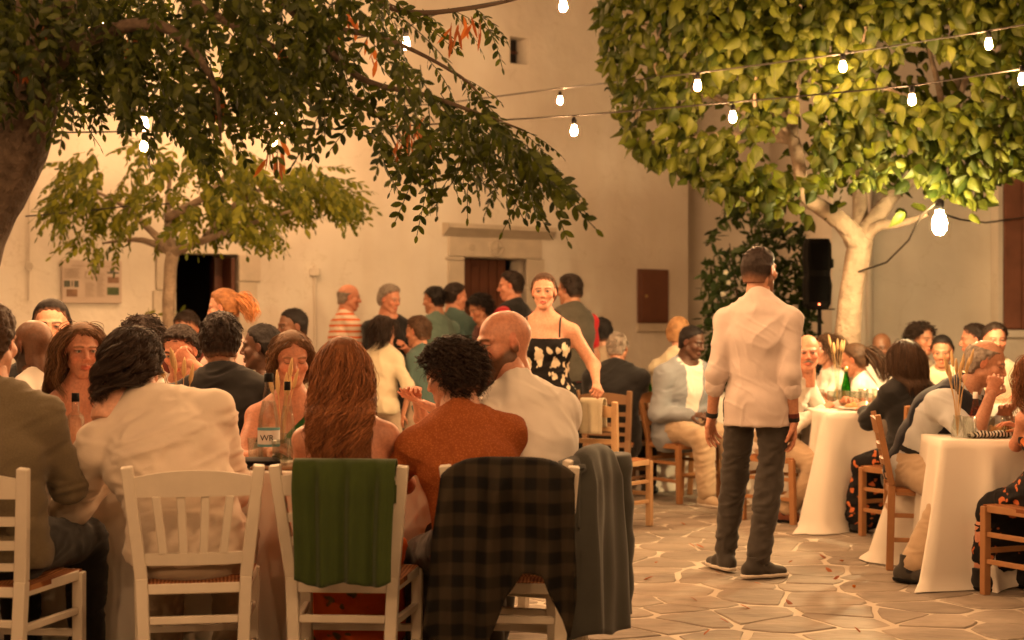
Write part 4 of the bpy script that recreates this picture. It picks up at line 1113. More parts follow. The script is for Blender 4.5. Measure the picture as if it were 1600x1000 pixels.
def hair_cap(style, t, fine, seed, low=-.08, back=True, top=1.0, wav=None):
    h = .0042 if fine else .0062
    v = Vol((-.14, -.18, -.20), (.14, .15, .19), h)
    X, Y, Z = v.ax[0][:, None, None], v.ax[1][None, :, None], v.ax[2][None, None, :]
    zk = [-.3, -.09, -.05, -.02, .01, .03, .055, .075, .095, .115, .3]; yk = [-.03, -.03, -.022, .004, .016, .022, .042, .058, .080, .11, .3]
    yl = np.interp(v.ax[2], zk, yk)[None, None, :] - (np.abs(X) / .08) ** 2 * .012
    g = yl - Y + .006 * np.sin(X * 240 + seed)          # distance behind the hairline
    nb = Z - low
    th = t * smoothstep(-.004, .030, g) * smoothstep(-.01, .035, nb) * (1 + (top - 1) * smoothstep(.03, .1, Z)) + .0022
    x, y, z = X / .0745, (Y + .013) / .0955, (Z - .03) / .0835
    d1 = (np.sqrt(x * x + y * y + z * z) - 1) * .0745
    k_ = np.clip((Z + .09) / .09, 0, 1); cy = -.05 - .012 * (1 - k_); rx = .056 + .008 * k_; ry = .036
    d2 = (np.sqrt((X / rx) ** 2 + ((Y - cy) / ry) ** 2) - 1) * ry + np.maximum(0, Z - .02) 
    kk = .03; hh = np.clip(.5 + .5 * (d2 - d1) / kk, 0, 1); d = d2 + (d1 - d2) * hh - kk * hh * (1 - hh)
    F = d - th
    F = np.maximum(F, -g * .9); F = np.maximum(F, -nb)
    v.F = np.broadcast_to(F, v.F.shape).astype(np.float32).copy()
    for s in (-1, 1): v.ell((s * .084, -.002, -.012), (.016, .022, .030), k=.01, sub=True)
    V, Q = v.mesh()
    N = vnormals(V, Q)
    if style == 'curly': dn = .55 * vnoise(V * 45, seed) + .7 * vnoise(V * 85, seed + 1); amp = .014
    else: dn = vnoise(V * np.array([150, 70, 60]), seed) + .6 * vnoise(V * np.array([260, 160, 90]), seed + 2); amp = .0010 if style in ('slick', 'buzz') else .0048
    hair_cap.g = np.interp(V[:, 2], zk, yk) - (np.abs(V[:, 0]) / .08) ** 2 * .012 - V[:, 1]; hair_cap.n = V[:, 2] - low
    return V + N * (dn * amp)[:, None], Q
def tubes(P, rad, n=3):
    """P (s,k,3) strands -> V,Q ribbons with n-sided section tapered"""
    s, k, _ = P.shape
    T = np.gradient(P, axis=1); T /= (np.linalg.norm(T, axis=2, keepdims=True) + 1e-9)
    up = np.random.RandomState(1).normal(0, 1, (s, 1, 3)); A = np.cross(T, up); A /= (np.linalg.norm(A, axis=2, keepdims=True) + 1e-9); B = np.cross(T, A)
    tt = np.linspace(0, 1, k); w = np.asarray(rad)[:, None] * (np.minimum(1, tt * 6 + .35) * np.clip((1 - tt) * 2.2, .12, 1))[None, :]
    V = np.stack([P + (A * math.cos(6.283 * i / n) + B * math.sin(6.283 * i / n) * .6) * w[..., None] for i in range(n)], 2)
    idx = np.arange(s * k * n).reshape(s, k, n)
    Q = np.stack([idx[:, :-1], np.roll(idx, -1, 2)[:, :-1], np.roll(idx, -1, 2)[:, 1:], idx[:, 1:]], -1).reshape(-1, 4)
    return V.reshape(-1, 3), Q
def strands(ns, length, seed, wave=.012, wfreq=2.2, k=16, grav=.35, rad=.005, spread=.55, part=0.0, ymax=.055, obst=(), yback=None, zmin_root=-.055, curl=0, tight=0.0):
    rs = np.random.RandomState(seed); C = np.array([0, -.015, .034]); RR = np.array([.079, .100, .089])
    roots = []
    while len(roots) < ns:
        n = nrm(rs.normal(0, 1, 3)); p = C + n * RR
        if p[2] < zmin_root: continue
        yl = np.interp(p[2], [-.06, -.02, .02, .05, .08, .12], [-.03, -.01, .01, .045, .07, .08])
        if p[1] > yl: continue
        roots.append(p)
    p = np.array(roots); n = (p - C) / RR; n /= np.linalg.norm(n, axis=1, keepdims=True)
    side = np.sign(p[:, 0] - part + rs.normal(0, .006, ns))
    d = n * .28 + np.stack([side * .55 * spread, -.25 * np.ones(ns) + (p[:, 1] > 0.02) * .1, -.25 * np.ones(ns)], 1) + rs.normal(0, .12, (ns, 3)); d /= np.linalg.norm(d, axis=1, keepdims=True)
    Ls = length * rs.uniform(.82, 1.05, ns); out = [p.copy()]; st = Ls / (k - 1)
    ph = rs.uniform(0, 6.28, ns) ; wdir = np.stack([np.cos(ph), np.sin(ph), 0 * ph], 1)
    base = p.copy(); ncl = max(12, ns // 16); cen = rs.choice(ns, ncl, False); cid = cen[np.argmin(((p[:, None, :] - p[cen][None]) ** 2).sum(2), 1)]
    cph = rs.uniform(0, 6.28, ns)[cid]; cfr = rs.uniform(.8, 1.25, ns)[cid]; cst = rs.uniform(.5, 1.3, ns)[cid]; raw = [p.copy()]
    for i in range(1, k):
        d = d * (1 - grav) + np.array([0, 0, -1.]) * grav; d[:, 1] -= tight; d /= np.linalg.norm(d, axis=1, keepdims=True)
        base = base + d * st[:, None]
        for (c, r, m) in ((C, RR, 1.03),) + tuple(obst):
            q = (base - c) / r; kk = np.linalg.norm(q, axis=1); msk = kk < m
            if r[0] < .13: base[msk] = c + (base[msk] - c) * (m / kk[msk])[:, None]
            else:
                yy = np.sqrt(np.maximum(0, m * m - q[msk, 0] ** 2 - q[msk, 2] ** 2)); sgn = np.where(q[msk, 1] > .25, 1, -1); base[msk, 1] = c[1] + sgn * yy * r[1] + rs.normal(0, .004, msk.sum())
        # keep the hair off the face
        fz = np.interp(base[:, 2], [-.25, -.10, -.03, .03, .08], [-.005, -.005, .0, .03, .08]); near = np.abs(base[:, 0]) < .085
        over = near & (base[:, 1] > fz); base[over, 1] = fz[over]
        t = i / (k - 1)
        amp = wave * min(1, t * 2.0)
        if i > k * .3: base[:, 0] *= .988
        a_ = 6.283 * wfreq * t * cfr + cph + .25 * np.sin(ph)
        w = np.stack([np.sin(a_), .6 * np.cos(a_ * .9 + 1), .25 * np.sin(a_ * 1.1)], 1) * (amp * cst)[:, None]
        if curl: w = curl * np.stack([np.cos(6.283 * wfreq * t + ph), np.sin(6.283 * wfreq * t + ph), .6 * np.sin(6.283 * wfreq * t + 2 * ph)], 1) * min(1, t * 3)
        raw.append(base.copy()); out.append(w)
    raw = np.stack(raw, 1); tt_ = np.linspace(0, 1, k)[None, :, None]; mixk = (0 if curl else .5) * np.clip(tt_ * 1.4, 0, 1)
    P = raw * (1 - mixk) + raw[cid] * mixk + np.stack([np.zeros_like(p)] + out[1:], 1)
    return tubes(P, rad * rs.uniform(.7, 1.3, ns))
def hair_colors(n_per, base, rs, V, hl=1.7):
    c = np.asarray(base); k = np.repeat(rs.uniform(.55, hl, len(V) // n_per + 1), n_per)[:len(V)]
    return c[None, :] * k[:, None]

def make_hair(style, col, root, X, fine, seed, opts, skin=None):
    """X: function head-local -> root space"""
    col = np.asarray(HAIRC[col] if isinstance(col, str) else col, float); rs = np.random.RandomState(seed)
    Vs, Qs, Cs = [], [], []; off = 0
    def add(V, Q, C=None):
        nonlocal off
        if C is None and skin is not None and len(V) == len(getattr(hair_cap, 'g', ())):
            C = np.tile(col, (len(V), 1)) * (1 + .35 * vnoise(V * 60, seed))[:, None]
            fd = np.maximum(smoothstep(.016, .001, hair_cap.g + .006 * vnoise(V * 130, seed)), .8 * smoothstep(.022, .0, hair_cap.n))[:, None] * .55; C = C * (1 - fd) + np.asarray(skin) * .7 * fd
        Vs.append(V); Qs.append(Q + off); Cs.append(np.tile(col, (len(V), 1)) * (1 + .35 * vnoise(V * 60, seed))[:, None] if C is None else C); off += len(V)
    q = 1.0 if fine else .38; rr = 1.0 if fine else 1.7
    obst = opts.get('obst', ())
    if style == 'short':
        t_ = opts.get('t', .011); add(*hair_cap('short', t_, fine, seed, -.075))
        V, Q = strands(int(420 * max(q, .6)), .034, seed, .002, 1, 5, .12, .0022 * rr, obst=((np.array([0, -.013, .03]), np.array([.0745, .0955, .0835]) + t_ * .7, 1.0),)); add(V, Q, hair_colors(15, col, rs, V, 1.8))
    elif style == 'buzz':
        V, Q = hair_cap('buzz', .005, fine, seed, -.07); fd = smoothstep(.0, -.06, V[:, 2] + .25 * np.abs(V[:, 0]))[:, None] * .65; add(V, Q, col * (1 - fd) + (np.asarray(skin) * .6) * fd)
        V, Q = strands(int(900 * q), .010, seed, 0, 1, 3, .02, .0011 * rr, obst=((np.array([0, -.013, .03]), np.array([.0745, .0955, .0835]) + .004, 1.0),)); add(V, Q, hair_colors(9, col, rs, V, 2.0))
    elif style == 'slick': add(*hair_cap('slick', .012, fine, seed, -.078))
    elif style == 'fringe':
        V, Q = hair_cap('short', .006, fine, seed, -.075); keep = (V[Q].mean(1)[:, 2] < opts.get('bald', .035)); Q = Q[keep]; add(V, Q)
    elif style == 'curly':
        add(*hair_cap('curly', opts.get('t', .026), fine, seed, -.082, top=1.3))
        V, Q = strands(int(1300 * q), .085, seed, k=13, grav=.10, rad=.0020 * rr, curl=.013, wfreq=1.25, obst=((np.array([0, -.015, .034]), np.array([.095, .115, .108]), 1.0),))
        add(V, Q, hair_colors(39, col, rs, V, 2.6))
    elif style in ('bob', 'long'):
        add(*hair_cap('slick', .010, fine, seed, -.085))
        L = opts.get('L', .30 if style == 'bob' else .52)
        V, Q = strands(int(opts.get('n', 620) * 2.6 * q), L, seed, opts.get('wave', .012), opts.get('wf', 2.4), 20 if fine else 12, opts.get('grav', .22), .0019 * rr, part=opts.get('part', 0.01), obst=obst)
        add(V, Q, hair_colors(60 if fine else 36, col, rs, V, opts.get('hl', 1.9)))
    elif style == 'ponytail' or style == 'bun':
        add(*hair_cap('slick', .011, fine, seed, -.075))
        if style == 'ponytail':
            ns = int(240 * q); k = 12; c0 = np.array([0, -.112, .045]); P = []
            for i in range(ns):
                o = rs.normal(0, .012, 3); t = np.linspace(0, 1, k)[:, None]
                P.append(c0 + o * (1 + 1.2 * np.sin(t * 3.0)) + np.array([[0, -.075, .02]]) * np.minimum(t * 1.6, 1) + np.array([[0, 0, -opts.get('L', .26)]]) * t ** 1.5 + .006 * np.sin(t * 9 + i))
            V, Q = tubes(np.array(P), .0045 * rr * np.ones(ns)); add(V, Q, hair_colors(36, col * opts.get('tail', 1.0), rs, V))
            v = Vol(c0 - .05, c0 + .05, .006); v.ell(c0 + np.array([0, -.006, 0]), (.022, .022, .024)); add(*v.mesh())
        else:
            v = Vol((-.08, -.2, -.05), (.08, -.02, .13), .006); v.ell((0, -.12, .05), (.042, .035, .042)); V, Q = v.mesh(); N = vnormals(V, Q); V = V + N * (vnoise(V * 120) * .005)[:, None]; add(V, Q)
    if not Vs: return None
    V = np.concatenate(Vs); Q = np.concatenate(Qs); C = np.concatenate(Cs)
    return mesh_obj('hair', X(V), Q, M['hair'], root, col=C)

PEOPLE = {}
def person(key, label, px, py, d, yaw, pose='sit', lean=8, roll=0, twist=0, hyaw=None, hpitch=6, hroll=0, sex='m', skin='fair', build=1.0,
           hair=('short', 'brown'), hopts=None, wear=(), hands=('table', 'table'), hpose=('relaxed', 'relaxed'), fine=False, seat=.46, beard=0, moustache=None,
           feet=None, closed=False, knee=.44, kneex=.11, palm=(None, None), jawline=None, scale=None, elbow_out=.55, group=None, lipc=None, glasses=False, pel=None, poles=(None, None)):
    skin = np.asarray(SKIN[skin] if isinstance(skin, str) else skin, float)
    T = at(px, py, d); sc = 1.0 if scale is None else scale; seed = abs(hash(key)) % 1000 if False else sum(ord(c) * (i + 3) for i, c in enumerate(key)) % 997
    for _ in range(6):
        S = skeleton(pose, sc, lean, roll, twist, sex, seat, yaw, build)
        if scale is None:
            hz_ = S.head[2]; base = seat if pose == 'sit' else 0
            sc = float(np.clip(sc * (T[2] - base) / (hz_ - base), .80, 1.16))
        else: break
    Ry = rotz(R(yaw)); hw = Ry @ S.head; loc = np.array([T[0] - hw[0], T[1] - hw[1], 0.0])
    if pel is not None:
        pw_ = at(pel[0], 700, pel[1]); loc = np.array([pw_[0], pw_[1], 0.0])
        for _ in range(30):
            S = skeleton(pose, sc, lean, roll, twist, sex, seat, yaw, build)
            er = Ry.T @ np.array([T[0] - loc[0], T[1] - loc[1], 0]) - S.head
            lean = float(np.clip(lean + math.degrees(er[1] / .75), -15, 50)); roll = float(np.clip(roll + math.degrees(er[0] / .75), -38, 38))
            sc = float(np.clip(sc * (1 + .6 * (T[2] - S.head[2]) / (S.head[2] - (seat if pose == 'sit' else 0))), .84, 1.16))
        print('POSE', key, 'lean %.0f roll %.0f sc %.2f' % (lean, roll, sc))
    if abs(S.head[2] - T[2]) > .02: print('HEADZ', key, 'have %.2f want %.2f sc %.2f' % (S.head[2], T[2], sc))
    root = thing('person', label, 'person', tuple(loc), 0, group)
    inv = lambda w: Ry.T @ (np.asarray(w, float) - loc)
    # limbs in person space
    S.el = [None, None]; S.wr = [None, None]; S.hd = [None, None]
    fw = np.array([0, 1., 0])
    for i in (0, 1):
        sx = -1 if i == 0 else 1; h = hands[i]
        l1, l2 = .285 * sc, .25 * sc
        if sex == 'f': l1, l2 = .27 * sc, .235 * sc
        if isinstance(h, str):
            if h == 'table': t = np.array([sx * .10, .40 * sc + .12 * math.sin(R(lean)), .80])
            elif h == 'lap': t = np.array([sx * .09, .24 * sc, S.pel[2] + .11])
            elif h == 'side': t = S.sh[i] + np.array([sx * .07, .04, -.53 * sc])
            elif h == 'chest': t = S.chest + np.array([sx * .05, .30, .02])
            else: raise ValueError(h)
            t = np.asarray(t, float)
        elif h[0] == 'px': t = inv(at(*h[1:4]))
        else: t = np.array(h[1:4], float)
        if isinstance(elbow_out, tuple): eo = elbow_out[i]
        else: eo = elbow_out
        pole = np.array([sx * eo, -.55, -.8])
        if h == 'side': pole = np.array([sx * .2, -1, 0])
        if poles[i] is not None: pole = Ry.T @ np.asarray(poles[i], float)
        S.el[i], S.wr[i] = ik(S.sh[i], t, l1, l2, pole)
    S.kn = [None, None]; S.an = [None, None]
    for i in (0, 1):
        sx = -1 if i == 0 else 1
        if feet is not None and feet[i] is not None:
            f = feet[i]; a = inv(at(*f[1:4])) if f[0] == 'px' else np.array(f[1:4], float)
            a[2] = max(a[2], .085)
        elif pose == 'sit': a = np.array([sx * (kneex + .01), knee * sc + .02, .085])
        else: a = np.array([sx * .10 * sc, (.05 if i else -.04) * sc, .085])
        S.kn[i], S.an[i] = ik(S.hip[i], a, .43 * sc, .42 * sc, (sx * .12, 1, .55 if pose == 'sit' else .0))
    # rotate everything into world axes
    for nme in ('pel', 'waist', 'chest', 'neck', 'head', 'd0', 'd1', 'd2', 'd3', 'right', 'hright'): setattr(S, nme, Ry @ getattr(S, nme))
    for nme in ('sh', 'hip', 'el', 'wr', 'kn', 'an'): setattr(S, nme, [Ry @ q for q in getattr(S, nme)])
    fw = Ry @ fw
    P = prims(S, sex, build, pose)
    if pose == 'sit' or True:
        # prims() adds its seat pieces in person axes; rebuild those in world axes
        n, a, b_, r0, r1, u = P[-1]; o = (a + b_) / 2 - S.pel; ex = (b_ - a) / 2
        P[-1] = (n, S.pel + Ry @ (o - ex), S.pel + Ry @ (o + ex), r0, r1, S.hright)
    # ---- skin body, one mesh
    hres = .0095 if fine else .014
    v = vol_for(P, hres)
    skirted = any(g[0] == 'skirt' for g in wear)
    for p in P:
        if skirted and p[0].startswith('thigh'): continue
        if p[0].startswith('shin'): v.sweep(p[1], p[2], p[3], p[4], p[5], k=.03)
        else: v.sweep(*p[1:], k=.032)
    for i in (0, 1):
        c = S.kn[i] + (S.an[i] - S.kn[i]) * .3; v.sweep(c, c + (S.an[i] - S.kn[i]) * .15, .05 * sc, .045 * sc, k=.03)
    V, Q = v.mesh(); Cc = np.tile(skin, (len(V), 1)); parts = [(V, Q, Cc)]
    hs = sc * {'m': 1.0, 'f': .965, 'c': 1.0}[sex]
    hs = float(np.clip(hs, .92, 1.08)) if sex != 'c' else .93
    hy = yaw if hyaw is None else hyaw
    HR = rotz(R(hy)) @ roty(R(hroll)) @ rotx(R(-hpitch))
    Hc = S.head.copy()
    HX = lambda W: (W * hs) @ HR.T + Hc
    hv, hq = head_mesh('m' if sex == 'm' else 'f', fine)
    hcol = HAIRC[hair[1]] if isinstance(hair[1], str) else hair[1]
    parts.append((HX(hv), hq, head_color(hv, skin, np.asarray(hcol), sex, beard, lip=lipc, closed=closed)))
    for i in (0, 1):
        V, Q = hand_mesh(hpose[i], fine); V = V.copy()
        if i == 0: V[:, 0] *= -1; Q = Q[:, ::-1]
        y = nrm(S.wr[i] - S.el[i]); pn = palm[i]
        if pn is None:
            sx = -1 if i == 0 else 1
            pn = -S.hright * sx if hands[i] in ('side',) else np.array([0, 0, -1.]) - S.hright * sx * .5
        else: pn = np.asarray(pn, float)
        z = -np.asarray(pn, float); z = nrm(z - y * (z @ y)); x = np.cross(y, z)
        Rm = np.stack([x, y, z], 1)
        V = (V * (sc * (1.0 if sex == 'm' else .9 if sex == 'f' else .72))) @ Rm.T + S.wr[i] - y * .005
        cc = np.tile(skin * np.array([1.02, .93, .9]), (len(V), 1)); parts.append((V, Q, cc))
        S.hd[i] = S.wr[i] + y * .09 * sc
    o = 0; VV, QQ, CC = [], [], []
    for V, Q, C in parts: VV.append(V); QQ.append(Q + o); CC.append(C); o += len(V)
    mesh_obj('body', np.concatenate(VV), np.concatenate(QQ), M['skin'], root, col=np.concatenate(CC))
    # ---- hair
    opts = dict(hopts or {})
    if hair[0] in ('long', 'bob'):
        # shoulders and back in head space as obstacles
        toH = lambda w: (np.asarray(w) - Hc) @ HR / hs
        ob = [(toH(S.chest + S.d2 * .03), np.array([.20, .17, .26]) * sc / hs, 1.0), (toH(S.neck - S.d2 * .05), np.array([.19, .19, .09]) * sc / hs, 1.0), (toH(S.neck + S.d3 * .05), np.array([.075, .075, .10]), 1.0)]
        opts['obst'] = tuple(ob)
    if hair[0] != 'bald': make_hair(hair[0], hair[1], root, HX, fine, seed, opts, skin)
    if moustache:
        vv = Vol((-.05, .05, -.1), (.05, .13, -.03), .0035)
        for s in (-1, 1): vv.sweep((0, .094, -.054), (s * .03, .083, -.064), (.008, .006), (.004, .004), k=.004)
        V, Q = vv.mesh(); mesh_obj('moustache', HX(V), Q, M['hair'], root, col=np.tile(np.asarray(HAIRC[moustache]), (len(V), 1)))
    # ---- clothes
    gh = (.0068 if key == 'waiter' else .0085) if fine else .0125
    for g in wear:
        kind, mt_ = g[0], g[1]; o = g[2] if len(g) > 2 else {}
        e = o.get('e', .012); nmz = o.get('name', kind)
        if kind in ('shirt', 'jacket', 'vest', 'top'):
            sl = o.get('sleeve', 'long'); L = []
            for p in P:
                if p[0] == 'torso': L.append(grow(p, e))
                elif p[0].startswith('arm') and sl != 'none':
                    L.append(grow(p, e * (.75 if kind != 'jacket' else .8), 0, 1 if sl in ('long', 'rolled') else (.62 if sl == 'short' else 1)))
                elif p[0].startswith('fore') and sl in ('long', 'rolled', 'elbow'):
                    if sl == 'elbow': continue
                    L.append(grow(p, e * .8, 0, .95 if sl == 'long' else .26))
            ext = o.get('ext', 0)
            if ext:
                dn = np.array([0, 0, -1.]); pw = L[0][3]
                L.append(('torso', S.pel, S.pel + dn * ext, (pw[0] + .008, pw[1] + .01), (pw[0] + o.get('flare', .02), pw[1] + o.get('flare', .02)), S.hright))
            v = vol_for(L, gh, .06)
            for p in L: v.sweep(*p[1:], k=.034)
            if o.get('collar', True) and kind != 'top':
                v.sweep(S.neck - S.d2 * .02, S.neck + S.d3 * (.03 + o.get('ch', .0)) * sc, (.068 * sc, .068 * sc), (.062 * sc, .062 * sc), S.right, k=.018)
            cn = S.neck + S.d3 * (.028 + o.get('ch', 0) if kind != 'top' else o.get('nk', .0)) * sc
            nrmv = S.d3 * 1.0 + fw * o.get('scoop', .55)
            v.cut(cn, nrmv)
            if kind == 'top' and 'strap' in o:
                pass
            v.cut(S.pel - np.array([0, 0, (o.get('hem', .07) + ext)]), (0, 0, -1))
            if sl == 'none' and kind in ('vest', 'top'):
                for i in (0, 1):
                    sx = -1 if i == 0 else 1
                    v.cut(S.sh[i] - S.right * sx * o.get('arm', .01), S.right * sx + np.array([0, 0, .0]))
            if 'topcut' in o: v.cut(S.chest + S.d2 * o['topcut'] * sc, S.d2 + fw * o.get('tilt', 0))
            if 'oneshoulder' in o:
                i = o['oneshoulder']; sx = -1 if i == 0 else 1
                v.cut(S.chest + S.d2 * .06 * sc, S.d2 + S.right * sx * .9)
            if o.get('open'):
                w = o['open']; fo = nrm(np.cross(np.array([0, 0, 1.]), S.right))
                v.sweep(S.neck + fo * .12 * sc, S.waist + fo * .17 * sc, (.06 * w, .10), (.045 * w, .08), S.right, k=.012, sub=True)
            for i in (0, 1):      # cuffs end cleanly
                pass
            V, Q = v.mesh()
            if not len(V): continue
            V = folds(V, Q, o.get('fold', .006), seed + 11, o.get('ff', -1.0 if kind == 'shirt' else 1.0))
            for (hh_, am_, cv_) in o.get('seams', ()):
                rel = V - S.chest; hgt_ = rel @ S.d1; xx_ = rel @ S.right; bk = np.clip(-(rel @ fw) / .08, 0, 1)
                zz_ = hgt_ - hh_ - cv_ * xx_ * xx_; V = V - fw * (am_ * np.exp(-(zz_ / .011) ** 2) * bk * (np.abs(xx_) < .17))[:, None]
            mesh_obj(nmz, V, Q, M[mt_], root)
            if sl == 'rolled':
                for i in (0, 1):
                    a = S.el[i] + (S.wr[i] - S.el[i]) * .26; b2 = S.el[i] + (S.wr[i] - S.el[i]) * .34; r = .038 * sc * build + e * .8 + .006
                    vv = vol_for([('c', a, b2, r, r, S.right)], gh); vv.sweep(a, b2, r, r * .97, S.right); V, Q = vv.mesh(); V = folds(V, Q, .004, seed + i, 2.0)
                    mesh_obj('cuff', V, Q, M[mt_], root)
        elif kind == 'trousers':
            L = [grow(p, e) for p in P if p[0].startswith('thigh')] + [grow(p, e + .010, 0, o.get('len', .93)) for p in P if p[0].startswith('shin')] + [grow(p, min(e, .006)) for p in P if p[0] == 'torso' and p[2][2] < S.waist[2] + .02]
            v = vol_for(L, gh, .06)
            for p in L: v.sweep(*p[1:], k=.03)
            v.cut(S.waist - S.d0 * (.03 + o.get('low', 0)), S.d0)
            for i in (0, 1): pass
            V, Q = v.mesh(); V = folds(V, Q, o.get('fold', .006), seed + 17, 1.2); mesh_obj('trousers', V, Q, M[mt_], root)
        elif kind == 'skirt':
            L = [grow(p, e) for p in P if p[0] == 'torso' and p[2][2] < S.waist[2] + .02]
            kn = (S.kn[0] + S.kn[1]) / 2; an = (S.an[0] + S.an[1]) / 2
            L.append(('s', S.pel, kn, (.19 * sc, .118 * sc), (.19 * sc, .088 * sc), S.hright))
            L.append(('s', kn, kn + (an - kn) * o.get('len', .4), (.19 * sc, .09 * sc), (o.get('w', .19) * sc, .12 * sc), S.hright))
            v = vol_for(L, gh, .06)
            for p in L: v.sweep(*p[1:], k=.04)
            v.cut(S.waist + S.d0 * .02, S.d0)
            V, Q = v.mesh(); V = folds(V, Q, .010, seed + 19, .9); mesh_obj('skirt', V, Q, M[mt_], root)
        elif kind == 'shoes':
            for i in (0, 1):
                a = S.an[i]; f = nrm(np.array([(a - S.kn[i])[0] * 0 + fw[0], fw[1], 0])) if o.get('dir') is None else nrm(rotz(R(o['dir'][i])) @ np.array([0, 1., 0]))
                base = np.array([a[0], a[1], a[2] - .085 + .0]); rt = np.array([f[1], -f[0], 0])
                heel = base - f * .06; toe = base + f * .17; n = np.array([0, 0, 1.])
                vv = Vol(np.minimum(heel, toe) - .09, np.maximum(heel, toe) + np.array([.09, .09, .17]), .0065 if fine else .008)
                vv.sweep(heel + n * .045, base + f * .05 + n * .045, (.036, .042), (.044, .042), rt, k=.02); vv.sweep(base + f * .05 + n * .04, toe + n * .032 - f * .03, (.046, .036), (.038, .026), rt, k=.02)
                vv.sweep(base + n * .05 - f * .02, base + n * (.11 + o.get('high', 0)) - f * .015, .043, .044, rt, k=.02)
                vv.cut(base + n * .018, -n); vv.cut(base + n * (.115 + o.get('high', 0)), n)
                V, Q = vv.mesh(); sh = mesh_obj('shoe', V, Q, M[mt_], root)
                vv = Vol(np.minimum(heel, toe) - .09, np.maximum(heel, toe) + .09, .0065)
                vv.sweep(heel + n * .03, base + f * .05 + n * .03, (.040, .05), (.048, .05), rt, k=.02); vv.sweep(base + f * .05 + n * .03, toe + n * .03 - f * .03, (.050, .05), (.042, .05), rt, k=.02)
                vv.cut(base + n * .007, -n); vv.cut(base + n * .026, n)
                V, Q = vv.mesh(); mesh_obj('sole', V, Q, M[o.get('sole', 'black')], sh)
        elif kind == 'socks':
            for i in (0, 1):
                a = S.an[i]; b2 = S.kn[i]; L = [('k', a + np.array([0, 0, -.02]), a + (b2 - a) * .4, .046 * sc, .052 * sc, S.right)]
                v = vol_for(L, .01); v.sweep(*L[0][1:]); V, Q = v.mesh(); mesh_obj('sock', V, Q, M[mt_], root)
        elif kind == 'belt':
            L = [('b', S.waist - S.d0 * .055, S.waist - S.d0 * .035, (.158 * sc * build + e, .118 * sc * build + e), (.156 * sc * build + e, .117 * sc * build + e), S.hright)]
            v = vol_for(L, .008); v.sweep(*L[0][1:]); v.cut(S.waist - S.d0 * .028, S.d0); v.cut(S.waist - S.d0 * .062, -S.d0); V, Q = v.mesh(); mesh_obj('belt', V, Q, M[mt_], root)
        elif kind == 'band':      # wristband on hand i
            i = o.get('i', 1); ax = nrm(S.wr[i] - S.el[i]); a = S.wr[i] - ax * o.get('up', .025); b2 = a + ax * .018
            v = vol_for([('w', a, b2, .034 * sc, .034 * sc, S.right)], .005); v.sweep(a, b2, .0325 * sc, .0325 * sc, S.right); v.cut(a - ax * .004, -ax); v.cut(b2 + ax * .004, ax); V, Q = v.mesh(); mesh_obj('wristband', V, Q, M[mt_], root)
        elif kind == 'strap':
            i = o.get('i', 1); sx = -1 if i == 0 else 1; pts = []
            fo = nrm(np.cross(np.array([0, 0, 1.]), S.right))
            ztop = (S.sh[i] + (S.neck - S.sh[i]) * .38)
            for t in np.linspace(-1, 1, 11):
                c = ztop + np.array([0, 0, .058 * sc * math.cos(t * 1.4)]) + fo * (math.sin(t * 1.5) * .115 * sc) - np.array([0, 0, 1.]) * (abs(t) ** 2.2) * .085 * sc
                pts.append(c)
            b3 = MB().tube(pts, .006 * o.get('w', 1), 6); b3.build('strap', M[mt_], root, True)
    S.root = root; S.loc = loc; S.yaw = yaw; S.fw = fw; S.scale = sc
    S.world = lambda q: np.asarray(q) + loc
    PEOPLE[key] = S
    return S
# ------------------------------------------------------------------ fabrics
fabric('tweed', (.13, .10, .058), .35, scale=220, bump=.5); fabric('offwhite', (.60, .50, .40), .06); fabric('white_shirt', (.66, .60, .53), .05)
fabric('black_suit', (.013, .012, .012), .2); fabric('pink_pale', (.52, .36, .31), .08); fabric('green_dress', (.022, .10, .022), .15); fabric('green_shawl', (.034, .052, .010), .2)
fabric('teal', (.105, .165, .14), .1); fabric('teal_dark', (.06, .10, .09), .1); fabric('maroon', (.10, .022, .016), .2); fabric('red', (.42, .016, .022), .1); fabric('grey_vest', (.075, .066, .05), .15)
fabric('cream', (.50, .44, .31), .1); fabric('blue_blazer', (.20, .215, .24), .1); fabric('khaki', (.40, .29, .19), .1); fabric('waiter_shirt', (.50, .415, .375), .07, scale=30); fabric('jeans', (.044, .037, .031), .35, scale=30)
fabric('shoe_dark', (.042, .036, .030), .3); fabric('sole_white', (.55, .48, .4), .1); fabric('navy', (.016, .018, .026), .15); fabric('light_blue', (.46, .47, .47), .06); fabric('brown_shoe', (.13, .04, .02), .2, rough=.45)
fabric('coral', (.42, .15, .075), .1); fabric('beige', (.36, .28, .2), .1); fabric('grey_jacket', (.052, .052, .045), .15); fabric('sock', (.012, .012, .016), .1); fabric('tablecloth', (.66, .60, .52), .04, scale=5, bump=.12); fabric('cloth_beige', (.52, .42, .32), .05, scale=5, bump=.12)
two_tone('stripes', m_wave(6.0, 'Z', .66, .74, .6), (.66, .56, .46), (.62, .13, .03))
two_tone('rust', m_voro(150, .2, .45, .0), (.24, .062, .016), (.36, .115, .032))
two_tone('floral_black', m_voro(15, .40, .46, 1.6, (1, 1, .6), 18), (.010, .009, .009), (.62, .54, .40))
two_tone('floral_orange', m_voro(15, .20, .27, 1.5, (1, 1, 1), 14), (.62, .11, .016), (.14, .10, .03))
two_tone('skirt_floral', m_voro(15, .24, .31, 1.5, (1, 1, 1), 14), (.012, .011, .012), (.50, .14, .045))
